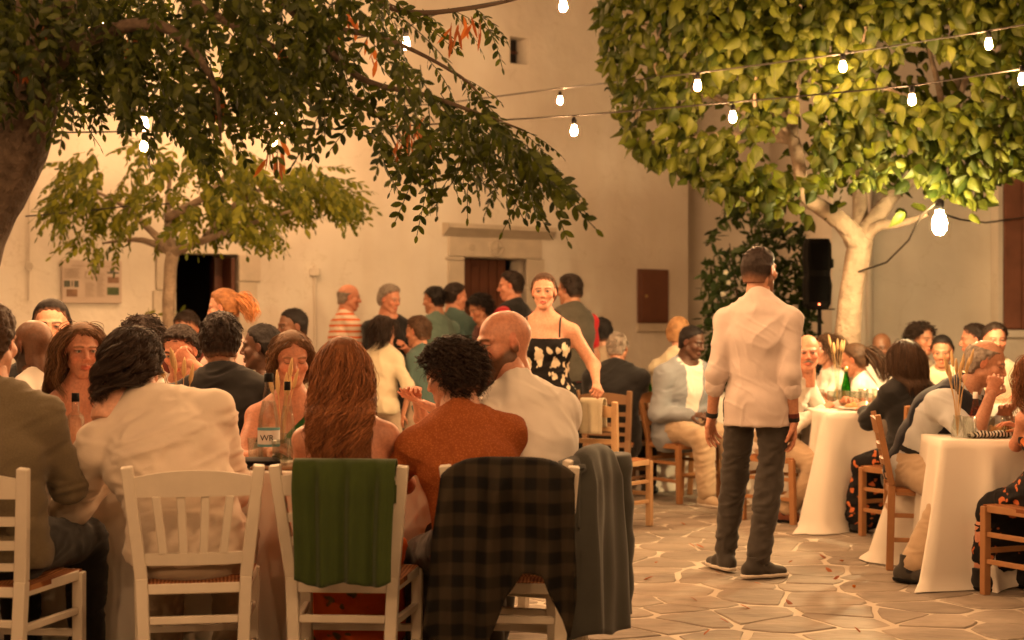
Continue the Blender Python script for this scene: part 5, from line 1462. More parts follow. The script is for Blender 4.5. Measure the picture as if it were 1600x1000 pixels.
def m_plaid(nt, co):
    a = m_wave(4.0, 'X', .36, .62, .4)(nt, co); b = m_wave(4.0, 'Z', .36, .62, .4)(nt, co)
    mx = nt.nodes.new('ShaderNodeMath'); mx.operation = 'MULTIPLY_ADD'; nt.links.new(a, mx.inputs[0]); mx.inputs[1].default_value = .5
    m2 = nt.nodes.new('ShaderNodeMath'); m2.operation = 'MULTIPLY'; nt.links.new(b, m2.inputs[0]); m2.inputs[1].default_value = .5
    nt.links.new(m2.outputs[0], mx.inputs[2]); return mx.outputs[0]
two_tone('plaid', m_plaid, (.005, .0045, .004), (.034, .025, .015))
M['chair_white'] = mat('chair_white', (.60, .53, .43), .5, .10, 14, .15, 40)
M['honey'] = mat('wood_honey', (.30, .14, .055), .5, .25, 12, .2, 50)
M['chair_tan'] = mat('wood_tan', (.46, .29, .15), .5, .2, 12, .2, 50)
M['rush'] = two_tone('rush_seat', m_wave(26, 'X', .3, .7, 2.0), (.17, .055, .022), (.34, .15, .06), bump=.6)
M['table_wood'] = mat('table_wood', (.2, .11, .055), .6, .3, 8, .2)

# ------------------------------------------------------------------ chairs
_chair = {}
def chair_proto(style, mt_):
    m = M[mt_]; parts = []
    W, D_ = .20, .20
    for s in (-1, 1):
        b = MB(); b.bar((s * .152, -.20, .007), (s * .170, -.19, .46), .02, .019, u=(1, 0, 0)); b.bar((s * .170, -.19, .461), (s * .212, -.265, .835), .021, .017, .019, .014, u=(1, 0, 0)); parts.append(('back_post', b, m))
        b = MB(); b.bar((s * .195, .20, .007), (s * .20, .19, .435), .019, .019); parts.append(('front_leg', b, m))
    def rail(z0, z1, arch, name):
        yb = lambda z: -.19 - .085 * (z - .46) / .41
        V = []; F = []; n = 9; xw = .160 + .042 * (z0 - .46) / .375
        for i in range(n):
            t = i / (n - 1) * 2 - 1; bow = -.018 * (1 - t * t)
            for (zz, th) in ((z0, -.009), (z1 + arch * (1 - t * t), -.009), (z1 + arch * (1 - t * t), .009), (z0, .009)):
                V.append((t * xw, yb(zz) + th + bow, zz))
        for i in range(n - 1):
            for k in range(4): a = i * 4; F.append([a + k, a + 4 + k, a + 4 + (k + 1) % 4, a + (k + 1) % 4])
        F += [[0, 1, 2, 3], [4 * n - 1, 4 * n - 2, 4 * n - 3, 4 * n - 4]]
        b = MB(); b.v = V; b.f = F; parts.append((name, b, m))
    rail(.735, .800, .022, 'crest_rail')
    yb = lambda z: -.19 - .085 * (z - .46) / .41
    if style == 'ladder':
        rail(.645, .675, .0, 'slat'); rail(.565, .595, .0, 'slat'); rail(.495, .52, 0, 'slat')
    else:
        rail(.505, .545, .0, 'lower_rail')
        for i in range(4):
            x = -.098 + i * .065; b = MB(); b.bar((x, yb(.545) - .016, .543), (x * 1.22, yb(.738) - .016, .738), .014, .006); parts.append(('slat', b, m))
    # seat rails + stretchers
    b = MB(); b.bar((-.18, .195, .425), (.18, .195, .425), .018, .012, u=(0, 0, 1)); parts.append(('seat_rail', b, m))
    b = MB(); b.bar((-.15, -.19, .425), (.15, -.19, .425), .018, .012, u=(0, 0, 1)); parts.append(('seat_rail', b, m))
    for s in (-1, 1):
        b = MB(); b.bar((s * .170, -.17, .425), (s * .197, .175, .425), .018, .012, u=(0, 0, 1)); parts.append(('seat_rail', b, m))
        for z in (.30, .17):
            b = MB(); b.bar((s * .160, -.18, z), (s * .195, .18, z), .012, .011, u=(0, 0, 1)); parts.append(('stretcher', b, m))
    for z in (.32,): b = MB(); b.bar((-.145, -.195, z), (.145, -.195, z), .013, .009, u=(0, 0, 1)); parts.append(('stretcher', b, m))
    b = MB(); b.bar((-.18, .195, .22), (.18, .195, .22), .013, .009, u=(0, 0, 1)); parts.append(('stretcher', b, m))
    V = []; F = []; n = 13
    for i in range(n):
        for j in range(n):
            x = -1 + 2 * i / (n - 1); y = -1 + 2 * j / (n - 1)
            V.append((x * (.195 + .012 * y), y * .20, .455 - .015 * (1 - x * x) * (1 - y * y) + .006 * math.cos(3.14 * max(abs(x), abs(y)) * 6) - .018 * (max(abs(x), abs(y)) > .95)))
    for i in range(n - 1):
        for j in range(n - 1): a = i * n + j; F.append([a, a + n, a + n + 1, a + 1])
    k = len(V); V += [(v[0], v[1], .425) for v in V[:k]]
    F2 = [[k + q for q in reversed(f)] for f in F]
    rim = [i * n for i in range(n)] + [(n - 1) * n + j for j in range(1, n)] + [i * n + n - 1 for i in range(n - 2, -1, -1)] + [j for j in range(n - 2, 0, -1)]
    F3 = [[rim[(i + 1) % len(rim)], rim[i], rim[i] + k, rim[(i + 1) % len(rim)] + k] for i in range(len(rim))]
    b = MB(); b.v = V; b.f = F + F2 + F3; parts.append(('seat', b, M['rush']))
    return [(n_, mesh_obj(n_, b.v, b.f, m_, None, smooth=False)) for n_, b, m_ in parts]
def chair(label, x, y, yaw, style='ladder', mt_='chair_white', group=None):
    key = (style, mt_)
    if key not in _chair:
        pr = chair_proto(style, mt_); _chair[key] = [(n, o.data) for n, o in pr]
        for n, o in pr: bpy.data.objects.remove(o)
    t = thing('chair', label, 'chair', (x, y, 0), R(yaw), group)
    for n, me in _chair[key]:
        o = bpy.data.objects.new(n, me); COL.objects.link(o); o.parent = t
    return t
def chair_for(key, label, style='ladder', mt_='chair_white', dyaw=0, back=.035, side=0, group='chairs with seated guests'):
    S = PEOPLE[key]; yaw = S.yaw + dyaw; p = S.world(S.pel); f = np.array([-math.sin(R(yaw)), math.cos(R(yaw))]); r = np.array([f[1], -f[0]])
    q = p[:2] + f * back + r * side
    return chair(label, q[0], q[1], yaw, style, mt_, group), q, yaw

# ------------------------------------------------------------------ tables with cloths
def table(label, clabel, cx, cy, lx, ly, yaw, H=.75, mt_='tablecloth', seed=1, drop=None, group=None, flare=.10, amp=.022):
    t = thing('table', label, 'table', (cx, cy, 0), R(yaw))
    MB().box((-lx/2, -ly/2, H - .035), (lx/2, ly/2, H - .006), bev=.004).build('tabletop', M['table_wood'], t)
    for sx in (-1, 1):
        for sy in (-1, 1): MB().bar((sx * (lx/2 - .08), sy * (ly/2 - .08), .007), (sx * (lx/2 - .08), sy * (ly/2 - .08), H - .036), .025, .025).build('leg', M['table_wood'], t)
    drop = H - .012 if drop is None else drop
    # perimeter
    r = .03; per = []
    n = int(2 * (lx + ly) / .028); hx_, hy_ = lx / 2 + .006, ly / 2 + .006
    tot = 2 * (lx + ly); cor = []
    for i in range(n):
        s = i / n * tot
        if s < lx: p = (-hx_ + s / lx * 2 * hx_, -hy_); nr = (0, -1); e = min(s, lx - s)
        elif s < lx + ly: s2 = s - lx; p = (hx_, -hy_ + s2 / ly * 2 * hy_); nr = (1, 0); e = min(s2, ly - s2)
        elif s < 2 * lx + ly: s2 = s - lx - ly; p = (hx_ - s2 / lx * 2 * hx_, hy_); nr = (0, 1); e = min(s2, lx - s2)
        else: s2 = s - 2 * lx - ly; p = (-hx_, hy_ - s2 / ly * 2 * hy_); nr = (-1, 0); e = min(s2, ly - s2)
        ck = math.exp(-(e / .07) ** 2); cn = (math.copysign(.707, p[0]), math.copysign(.707, p[1]))
        nn = np.array(nr) * (1 - ck) + np.array(cn) * ck * 1.25; per.append((np.array(p), nn, s, math.exp(-(e / .14) ** 2)))
    V = [(0, 0, H)]; F = []; rings = 18
    for k, sc_ in enumerate((.5, .97)):
        for p, nn, s, ck in per: V.append((p[0] * sc_, p[1] * sc_, H + .001 * vnoise(np.array([[p[0] * 9, p[1] * 9, k]]), seed)[0]))
    for k in range(rings):
        v = k / (rings - 1)
        for p, nn, s, ck in per:
            ph = s * 2 * math.pi / .27 + 2.2 * vnoise(np.array([[s * 2.3, seed, 0]]))[0]
            rip = amp * (v ** .8) * ((1 - 2 * abs(math.sin(ph * .5)) ** .7) + .5 * math.sin(ph * .47 + seed)) * (.95 + .5 * vnoise(np.array([[s * 1.7, seed + .5, 4.3]]))[0])
            off = .004 + .03 * v + rip + flare * ck * v ** 1.1
            z = H - (.004 if k == 0 else .004 + drop * v)
            if k == rings - 1: off += .02 * (1 + vnoise(np.array([[s * 6, seed, 8]]))[0])
            V.append((p[0] + nn[0] * off, p[1] + nn[1] * off, max(z, .012 + .004 * vnoise(np.array([[s * 8, 1, k]]))[0])))
    for i in range(n): F.append([0, 1 + i, 1 + (i + 1) % n])
    for k in range(rings + 1):
        a = 1 + k * n
        for i in range(n): j = (i + 1) % n; F.append([a + i, a + n + i, a + n + j, a + j])
    o = mesh_obj('tablecloth', V, F, M[mt_], None, True, loc=(cx, cy, 0)); o.rotation_euler = (0, 0, R(yaw))
    tag(o, clabel, 'tablecloth', 'tablecloths'); return t

# ------------------------------------------------------------------ tableware
def glassmat(name, col, rough=.03, dens=.12):
    m, nt, b = nodes(name); N = nt.nodes; L = nt.links
    tr = N.new('ShaderNodeBsdfTransparent'); tr.inputs[0].default_value = (*col, 1)
    gl = N.new('ShaderNodeBsdfGlossy'); gl.inputs['Roughness'].default_value = .08
    lw = N.new('ShaderNodeLayerWeight'); lw.inputs[0].default_value = .35
    ma = N.new('ShaderNodeMath'); ma.operation = 'MULTIPLY_ADD'; L.new(lw.outputs['Fresnel'], ma.inputs[0]); ma.inputs[1].default_value = .30; ma.inputs[2].default_value = .025
    ms = N.new('ShaderNodeMixShader'); L.new(ma.outputs[0], ms.inputs[0]); L.new(tr.outputs[0], ms.inputs[1]); L.new(gl.outputs[0], ms.inputs[2])
    L.new(ms.outputs[0], N['Material Output'].inputs[0]); M[name] = m
glassmat('glass_clear', (.92, .93, .9)); glassmat('glass_green', (.10, .42, .06)); glassmat('wine_yellow', (.9, .75, .35)); glassmat('water', (.97, .97, .95)); glassmat('cola_pink', (.9, .55, .45))
M['ceramic'] = mat('ceramic', (.68, .64, .58), .25, .04, 6, 0); M['label_white'] = mat('label_white', (.62, .62, .6), .5, .05, 8, 0); M['label_blue'] = mat('label_blue', (.10, .28, .33), .5, .1, 8, 0)
M['straw'] = mat('straw', (.50, .33, .15), .8, .25, 30, .3); M['bread'] = mat('bread', (.45, .24, .09), .8, .3, 12, .5); M['food_red'] = mat('food', (.45, .12, .05), .6, .5, 25, .4)
two_tone('napkin_pattern', m_wave(18, 'X', .45, .55, 4), (.02, .018, .016), (.55, .5, .44))
fabric('clutch', (.035, .03, .028), .6, scale=60)
def bottle(label, p, Hh=.29, r=.037, kind='water', cap='black', lab=False):
    t = thing('bottle', label, 'bottle', tuple(p))
    k = Hh / .29
    if kind == 'square': prof = [(.001, .002), (r, .002), (r * 1.0, .01), (r, .17 * k), (r * .9, .185 * k), (r * .42, .2 * k), (r * .40, .25 * k)]
    else: prof = [(.001, .002), (r * .96, .002), (r, .012), (r, .13 * k), (r * .93, .15 * k), (r * .62, .20 * k), (r * .40, .245 * k), (r * .36, .27 * k)]
    m = {'green': 'glass_green', 'cola': 'cola_pink'}.get(kind, 'glass_clear')
    MB().lathe(prof, 18).build('glass', M[m], t, True)
    if kind != 'green':
        inn = [(.001, .006)] + [(a * .9, max(b_, .006)) for a, b_ in prof[1:-2]]; inn.append((.001, inn[-1][1])); MB().lathe(inn, 16).build('liquid', M['cola_pink' if kind == 'cola' else 'water'], t, True)
    ht = prof[-1][1]
    MB().lathe([(.001, ht + .022), (r * .42, ht + .022), (r * .43, ht - .004), (r * .43, ht - .012)], 14).build('cap', M[cap], t, True)
    if lab:
        lb = MB().lathe([(r + .001, .055 * k), (r + .0012, .115 * k)], 20).build('label', M['label_white'], t, True)
        MB().lathe([(r + .0016, .055 * k), (r + .0016, .063 * k)], 20).build('label_stripe', M['label_blue'], lb, True); MB().lathe([(r + .0016, .107 * k), (r + .0016, .115 * k)], 20).build('label_stripe', M['label_blue'], lb, True)
        cu_ = bpy.data.curves.new('lettering', 'FONT'); cu_.body = 'WR'; cu_.size = .032; cu_.align_x = 'CENTER'; cu_.extrude = .0004
        to = bpy.data.objects.new('lettering', cu_); COL.objects.link(to); dg = bpy.context.evaluated_depsgraph_get(); me = bpy.data.meshes.new_from_object(to.evaluated_get(dg)); bpy.data.objects.remove(to)
        me.materials.clear(); me.materials.append(M['black']); o = bpy.data.objects.new('lettering', me); COL.objects.link(o); o.parent = lb; o.rotation_euler = (R(90), 0, 0); o.location = (0, -r - .0025, .075 * k)
    return t
def tumbler(label, p, Hh=.095, r=.034, liquid=None, group='drinking glasses on the tables'):
    t = thing('drinking_glass', label, 'glass', tuple(p), group=group)
    MB().lathe([(.001, .002), (r * .85, .002), (r, Hh), (r * .93, Hh), (r * .8, .012), (.001, .010)], 18).build('glass', M['glass_clear'], t, True)
    if liquid: MB().lathe([(.001, .0125), (r * .77, .0125), (r * .86, Hh * .55), (.001, Hh * .55)], 16).build('liquid', M[liquid], t, True)
    return t
def wheat_vase(label, p, n=9, Hh=.42, vase=True, seed=0, spread=.1):
    t = thing('wheat_vase', label, 'vase', tuple(p)); rs = np.random.RandomState(seed)
    MB().lathe([(.001, .002), (.03, .002), (.034, .03), (.03, .07), (.02, .10), (.022, .115), (.019, .115), (.017, .10), (.026, .06), (.001, .01)], 16).build('vase', M['glass_clear'], t, True)
    for i in range(n):
        a = rs.uniform(0, 6.28); r = spread * rs.uniform(.3, 1); hh = Hh * rs.uniform(.8, 1.05); tip = np.array([r * math.cos(a), r * math.sin(a), hh]); mid = tip * .55 * np.array([.7, .7, 1.1])
        st = MB().tube([(0, 0, .01), mid, tip], [.0018, .0016, .0014], 5).build('stalk', M['straw'], t)
        d = nrm(tip - mid); P = [tip - d * .01 + d * .085 * q for q in np.linspace(0, 1, 6)]; b = MB().tube(P, [.003, .0085, .0095, .0085, .006, .002], 6)
        b.build('ear', M['straw'], st, True)
    return t
def plate(label, p, r=.12, food=None):
    t = thing('plate', label, 'plate', tuple(p))
    MB().lathe([(.001, .004), (r * .6, .004), (r, .018), (r * .98, .022), (r * .6, .009), (.001, .008)], 28).build('dish', M['ceramic'], t, True)
    if food:
        rs = np.random.RandomState(int(abs(p[0]) * 100)); v = Vol((-r, -r, 0), (r, r, .1), .006)
        for i in range(7): a = rs.uniform(0, 6.28); q = rs.uniform(0, .5) * r; v.ell((q * math.cos(a), q * math.sin(a), .025), rs.uniform(.015, .032, 3), k=.006)
        V, Q = v.mesh(); mesh_obj('food', V, Q, M[food], t)
    return t

# ------------------------------------------------------------------ people
TR = ('trousers', 'black_suit'); SH = ('shoes', 'shoe_dark')
def basic(top, trou='black_suit', shoes='shoe_dark'): return (top, ('trousers', trou), ('shoes', shoes))
# near side of the front table
person('tweedman', 'man in olive tweed jacket cropped by the left edge', -14, 532, 5.25, -8, pel=(-8, 5.18), lean=10, skin='fair', hair=('short', 'brown'), wear=basic(('jacket', 'tweed', dict(e=.022, fold=.007))), fine=True, build=.98, hands=('table', ('l', .12, .42, .80)), elbow_out=.3)
person('blazer', 'guest with dark wavy bob leaning forward in an off-white blazer', 210, 568, 5.48, 8, pel=(296, 5.24), lean=25, roll=-12, sex='m', skin='fair', hair=('bob', 'dark'), hopts=dict(L=.165, wave=.020, wf=2.0, n=1000, grav=.3, hl=3.0), hpitch=26, hyaw=-25, wear=basic(('jacket', 'offwhite', dict(e=.020, fold=.009, hem=.06, seams=((-.02, .010, 1.2), (.035, .008, 1.0)))), 'beige'), fine=True, build=1.08, hands=(('l', -.26, .42, .80), ('l', .10, .45, .80)), elbow_out=(.9, .25))
person('auburn', 'woman with long wavy auburn hair in an orange floral dress', 536, 578, 5.36, 2, pel=(548, 5.26), lean=7, sex='f', skin='red', hair=('long', 'auburn'), hopts=dict(L=.43, wave=.022, wf=3.0, n=1100, grav=.40, hl=2.5), hpitch=10, wear=(('top', 'floral_orange', dict(e=.008, sleeve='none', collar=False, topcut=-.055, tilt=-.25, hem=.1, name='dress')), ('skirt', 'floral_orange', dict(len=.75)), ('strap', 'floral_orange', dict(i=0)), ('strap', 'floral_orange', dict(i=1)), ('shoes', 'beige')), fine=True)
person('rust', 'curly dark-haired man in a rust patterned shirt looking left', 703, 585, 5.40, 14, pel=(750, 5.26), lean=14, skin='fair', hair=('curly', 'dark'), hopts=dict(t=.017), hyaw=58, hpitch=16, wear=basic(('shirt', 'rust', dict(e=.014, fold=.005)), 'jeans'), fine=True, build=1.0, hands=(('l', -.22, .36, .80), ('l', .08, .40, .80)), elbow_out=.7)
person('bald', 'bald bearded man in a white shirt seated at the table end', 786, 536, 5.58, 36, pel=(848, 5.50), lean=12, skin='red', hair=('bald', (.10, .045, .02)), beard=.95, hyaw=114, hpitch=8, wear=basic(('shirt', 'white_shirt', dict(e=.014, fold=.006, ch=.010, scoop=.55)), 'jeans'), fine=True, build=.97, hands=(('l', -.1, .42, .80), ('l', .14, .42, .80)))
# far side of the front table
person('brownwoman', 'woman with shoulder-length brown hair in a coral dress facing right', 128, 547, 6.45, -142, lean=4, sex='f', skin='red', hair=('bob', 'lightbrown'), hopts=dict(L=.34, wave=.012, n=800, part=.03, hl=1.8), hyaw=-152, hpitch=4, wear=(('top', 'coral', dict(e=.008, sleeve='none', collar=False, topcut=-.05, hem=.1, name='dress')), ('skirt', 'coral'), ('shoes', 'beige')), fine=True, hands=('table', 'table'))
person('greenwoman', 'woman in a one-shoulder green dress looking down at the table', 456, 560, 6.42, -168, lean=8, sex='f', skin='red', hair=('bob', 'lightbrown'), hopts=dict(L=.17, wave=.008, n=500, part=.0), hyaw=-162, hpitch=12, closed=True, wear=(('top', 'green_dress', dict(e=.008, sleeve='none', collar=False, oneshoulder=1, nk=-.02, hem=.1, name='dress')), ('skirt', 'green_dress'), ('shoes', 'beige')), fine=True, hands=('table', 'table'), elbow_out=.9)
person('clapper', 'clapping guest in a pale pink top mostly hidden behind the curly-haired man', 722, 590, 6.55, 150, lean=8, sex='f', skin='red', hair=('slick', 'brown'), hyaw=140, wear=(('shirt', 'pink_pale', dict(sleeve='short')), ('skirt', 'pink_pale'), ('shoes', 'beige')), fine=True, hands=(('px', 652, 628, 6.25), ('px', 650, 618, 6.3)), hpose=('flat', 'relaxed'), palm=((-.2, -.3, 1), (0, -.9, -.3)))
# second table behind
person('suit', 'dark-haired man in a black suit seen from behind', 345, 532, 6.80, 8, lean=10, roll=-3, skin='olive', hair=('short', 'dark'), hopts=dict(t=.009), wear=basic(('jacket', 'black_suit', dict(e=.022))), build=1.12, fine=True)
person('baldback', 'brown-skinned bald man in a white shirt turned away at left', 50, 540, 6.75, 48, lean=6, skin='brown', hair=('bald', 'black'), beard=.8, hyaw=58, wear=basic(('shirt', 'white_shirt', dict(ch=.012))), fine=True)
person('slick', 'man with slicked black hair peering over the bald man', 80, 508, 8.0, -160, lean=2, skin='fair', hair=('slick', 'black'), hyaw=-168, wear=basic(('jacket', 'black_suit', dict(e=.02))))
person('curlback', 'dark-haired guest whose hair shows behind the off-white blazer', 222, 536, 7.7, 20, lean=6, skin='olive', hair=('curly', 'dark'), hopts=dict(t=.014), wear=basic(('shirt', 'beige')))
person('facehand', 'dark-haired man holding a hand to his face', 281, 548, 7.55, 176, lean=12, skin='red', hair=('short', 'dark'), hopts=dict(t=.016), hyaw=172, hpitch=20, wear=basic(('shirt', 'white_shirt')), hands=(('px', 298, 566, 7.40), 'table'), hpose=('grip', 'relaxed'), palm=((0, 1, .2), None), fine=True)
person('profile', 'dark-skinned man in profile facing left at second table', 407, 541, 8.0, 100, lean=8, skin='dark', hair=('buzz', 'black'), hyaw=84, hpitch=2, wear=basic(('jacket', 'teal_dark', dict(e=.02, open=1.0))), fine=True)
person('ponytail', 'standing woman with blond ponytail and pale top in profile', 348, 480, 9.5, 84, 'stand', lean=4, sex='f', skin='fair', hair=('ponytail', (.28, .12, .045)), hopts=dict(tail=1.9, L=.17), hyaw=82, hpitch=6, wear=basic(('shirt', 'pink_pale', dict(sleeve='short')), 'beige'), hands=('chest', 'side'), fine=True)
person('farhead', 'dark-skinned guest whose head shows beside the green-dressed woman', 456, 506, 11.2, 120, lean=5, skin='brown', hair=('buzz', 'black'), wear=basic(('shirt', 'beige')), scale=1.12)
person('doorhead', 'dark-haired guest low in the dark doorway', 291, 512, 11.5, 170, lean=8, skin='tan', hair=('short', 'dark'), hpitch=20, wear=basic(('shirt', 'maroon')), scale=1.1)
# standing group in front of the chapel
person('striped', 'older man in an orange and white striped polo', 546, 464, 14.0, -62, 'stand', lean=2, skin='red', hair=('fringe', 'grey'), hyaw=-78, wear=basic(('shirt', 'stripes', dict(sleeve='short', hem=.12))), hands=('chest', 'side'), build=1.08)
person('phone', 'grey-haired man in a black T-shirt looking at his phone', 610, 467, 13.6, -160, 'stand', lean=3, skin='red', hair=('short', 'grey'), hopts=dict(t=.018), hyaw=-128, hpitch=12, wear=basic(('shirt', 'black_suit', dict(sleeve='short', collar=False, hem=.12))), hands=(('l', -.05, .30, 1.16), ('l', .10, .28, 1.14)), hpose=('grip', 'grip'))
person('tealleft', 'balding man in a teal shirt facing left', 677, 468, 13.8, 40, 'stand', lean=2, skin='tan', hair=('short', 'black'), hopts=dict(t=.006), hyaw=62, wear=basic(('shirt', 'teal', dict(sleeve='short', hem=.12))), hands=('side', 'side'))
person('tealright', 'short-haired man in a dark teal shirt facing right', 713, 463, 14.1, -30, 'stand', lean=2, skin='red', hair=('short', 'dark'), hyaw=-66, wear=basic(('shirt', 'teal_dark', dict(sleeve='short', hem=.12))), hands=('side', 'side'))
person('bent', 'dark-haired guest bowing the head beside the chapel door', 748, 482, 13.4, 120, 'stand', lean=14, sex='f', skin='tan', hair=('curly', 'black'), hopts=dict(t=.014), hyaw=120, hpitch=24, wear=basic(('shirt', 'maroon', dict(sleeve='short'))), hands=('chest', 'side'))
person('redsleeve', 'man in a black vest with red sleeves facing left', 797, 446, 13.9, 60, 'stand', lean=2, skin='red', hair=('short', 'dark'), hyaw=84, wear=basic(('shirt', 'red', dict(sleeve='short'))) + (('vest', 'black_suit', dict(e=.024, sleeve='none', arm=.03)),), hands=('side', 'side'), build=1.1)
person('vestman', 'dark-haired man in a grey vest over a red T-shirt', 889, 452, 12.6, 36, 'stand', lean=2, skin='tan', hair=('short', 'dark'), hyaw=54, wear=basic(('shirt', 'red', dict(sleeve='short'))) + (('vest', 'grey_vest', dict(e=.026, sleeve='none', arm=.02)),), hands=('side', 'side'), build=1.02)
person('child', 'small dark-haired child in a cream hooded top', 601, 549, 11.4, -20, 'stand', lean=4, sex='c', skin='fair', hair=('bob', 'dark'), hopts=dict(L=.16, n=500, wave=.004), hyaw=-40, wear=basic(('shirt', 'cream', dict(e=.02, ch=.01)), 'beige'), hands=('side', ('l', .22, .16, .78)))
person('child2', 'child in a dark teal top beside the cream-clad child', 652, 556, 11.5, 60, 'stand', lean=2, sex='c', skin='tan', hair=('short', 'brown'), wear=basic(('shirt', 'teal_dark', dict(sleeve='short')), 'beige'), hands=('side', 'side'))
person('waitress', 'standing woman with tied-back hair in a black floral dress', 850, 455, 9.6, 172, 'stand', lean=1, sex='f', skin='fair', hair=('slick', 'brown'), hyaw=174, hpitch=2, wear=(('top', 'floral_black', dict(e=.010, sleeve='none', collar=False, topcut=.055, hem=.12, name='dress')), ('skirt', 'floral_black', dict(e=.014, len=.5)), ('strap', 'black_suit', dict(i=0)), ('strap', 'black_suit', dict(i=1)), ('shoes', 'black_suit')), fine=True, hands=(('px', 932, 600, 9.45), 'side'), hpose=('grip', 'relaxed'), build=1.14, lipc=(.40, .06, .05))
person('darksuit', 'grey-haired man in a dark suit seated with his back turned', 966, 542, 11.8, -25, lean=6, skin='tan', hair=('short', 'grey'), hopts=dict(t=.007), wear=basic(('jacket', 'black_suit', dict(e=.024, hem=.16, ext=.12))), hands=('lap', ('px', 996, 650, 12.3)), build=1.14)
person('darkhead', 'dark-haired guest glimpsed beside the grey-vested man', 937, 535, 12.9, 30, lean=6, sex='f', skin='fair', hair=('short', 'black'), wear=basic(('shirt', 'beige')), scale=1.06)
person('bluejacket', 'dark-skinned man in a light blue blazer seated sideways', 1082, 534, 11.5, -146, lean=12, roll=0, skin='dark', hair=('buzz', 'black'), hyaw=-128, hpitch=16, wear=(('shirt', 'white_shirt', dict(e=.010)), ('jacket', 'blue_blazer', dict(e=.024, open=1.5, hem=.12, ext=.06)), ('trousers', 'khaki'), ('shoes', 'khaki', dict(sole='sole_white'))), fine=True, hands=('lap', 'lap'), build=1.12)
person('blondsliver', 'blond guest behind the man in the light blue blazer', 1061, 538, 12.3, -20, lean=6, sex='f', skin='fair', hair=('slick', 'blond'), wear=basic(('shirt', 'cream')), scale=1.06)
# the standing man
W_S = person('waiter', 'standing man in a pale linen shirt and dark jeans, back to us', 1188, 421, 8.02, -26, 'stand', lean=0, twist=0, skin='tan', hair=('buzz', 'dark'), hyaw=-42, hpitch=0, beard=.6, wear=(('shirt', 'waiter_shirt', dict(e=.011, sleeve='rolled', ext=.12, hem=.02, flare=.022, fold=.005, ff=-1, ch=.012)), ('trousers', 'jeans', dict(e=.008, fold=.0085, low=.10)), ('shoes', 'shoe_dark', dict(sole='sole_white', dir=(20, -68))), ('band', 'black_suit', dict(i=0)), ('band', 'black_suit', dict(i=1)), ('band', 'maroon', dict(i=1, up=.045))), fine=True, hands=(('px', 1112, 652, 8.1), ('px', 1240, 660, 7.9)), feet=(('px', 1132, 898, 8.15), ('px', 1184, 905, 7.9)), build=.94, elbow_out=.05)
# right-hand tables
person('mustache', 'balding moustached man in a white shirt looking at the camera', 1262, 550, 10.15, -128, lean=10, skin='red', hair=('fringe', 'white'), moustache='grey', hyaw=172, hpitch=4, wear=(('shirt', 'white_shirt', dict()), ('trousers', 'khaki'), ('socks', 'sock'), ('shoes', 'brown_shoe')), fine=True, feet=(('px', 1236, 790, 10.7), ('px', 1228, 806, 10.25)), hands=('table', ('px', 1284, 640, 10.25)), pel=(1212, 10.4))
person('hairgirl', 'brown-haired guest behind the moustached man', 1291, 545, 11.6, 100, lean=6, sex='f', skin='fair', hair=('bob', 'brown'), wear=basic(('shirt', 'white_shirt')))
person('whitegirl', 'girl with brown ponytail in a white top facing left', 1334, 562, 10.9, 62, lean=16, sex='f', skin='tan', hair=('ponytail', 'brown'), hopts=dict(L=.28), hyaw=62, hpitch=14, wear=basic(('shirt', 'white_shirt', dict(sleeve='short')), 'beige'))
person('baldfar', 'bald brown-skinned man in a white shirt and dark tie', 1377, 542, 11.9, 165, lean=4, skin='brown', hair=('bald', 'black'), beard=.7, hyaw=150, hpitch=10, wear=basic(('shirt', 'white_shirt')))
person('bobwoman', 'woman with brown bob in a black jacket, back to us', 1412, 560, 9.5, 24, lean=6, sex='f', skin='fair', hair=('bob', 'brown'), hopts=dict(L=.27, wave=.003, n=900, hl=1.6), wear=(('jacket', 'black_suit', dict(e=.024, ext=.16, hem=.1)), ('skirt', 'skirt_floral', dict(len=.9, w=.23)), ('shoes', 'black_suit')), fine=True, hands=('table', 'table'), build=1.1)
person('curlyfar', 'guest with dark curly hair between the far tables', 1441, 530, 12.2, -150, lean=5, skin='tan', hair=('curly', 'dark'), hopts=dict(t=.014), wear=basic(('shirt', 'beige')))
person('darkgirl', 'dark-haired girl in front of the curly-haired guest', 1472, 548, 11.5, 160, lean=8, sex='f', skin='tan', hair=('slick', 'black'), wear=basic(('shirt', 'cream')), hpitch=16)
person('profilefar', 'dark-haired man in profile near the red shutter', 1521, 530, 12.1, 82, lean=5, skin='red', hair=('short', 'dark'), hyaw=80, wear=basic(('shirt', 'white_shirt')))
person('frontfar', 'dark-haired man facing us near the red shutter', 1555, 530, 11.3, 172, lean=4, skin='red', hair=('short', 'dark'), hyaw=176, wear=basic(('shirt', 'cream')))
person('eater', 'man in a dark vest raising a bite to his mouth', 1541, 567, 8.05, -128, pel=(1436, 8.3), lean=20, poles=(None, (-.1, -.35, -1)), skin='tan', hair=('fringe', 'grey'), hopts=dict(bald=.07), hyaw=-108, hpitch=18, closed=True, wear=(('shirt', 'light_blue', dict(e=.014)), ('vest', 'navy', dict(e=.024, sleeve='none', arm=.035, fold=.004)), ('trousers', 'khaki'), ('belt', 'black_suit', dict(e=.02)), ('socks', 'sock'), ('shoes', 'shoe_dark', dict(high=.03))), fine=True, build=1.1, hands=(('l', -.1, .42, .82), ('px', 1549, 615, 7.82)), hpose=('relaxed', 'grip'), palm=(None, (.3, .6, .6)), feet=(None, ('px', 1424, 885, 7.75)))
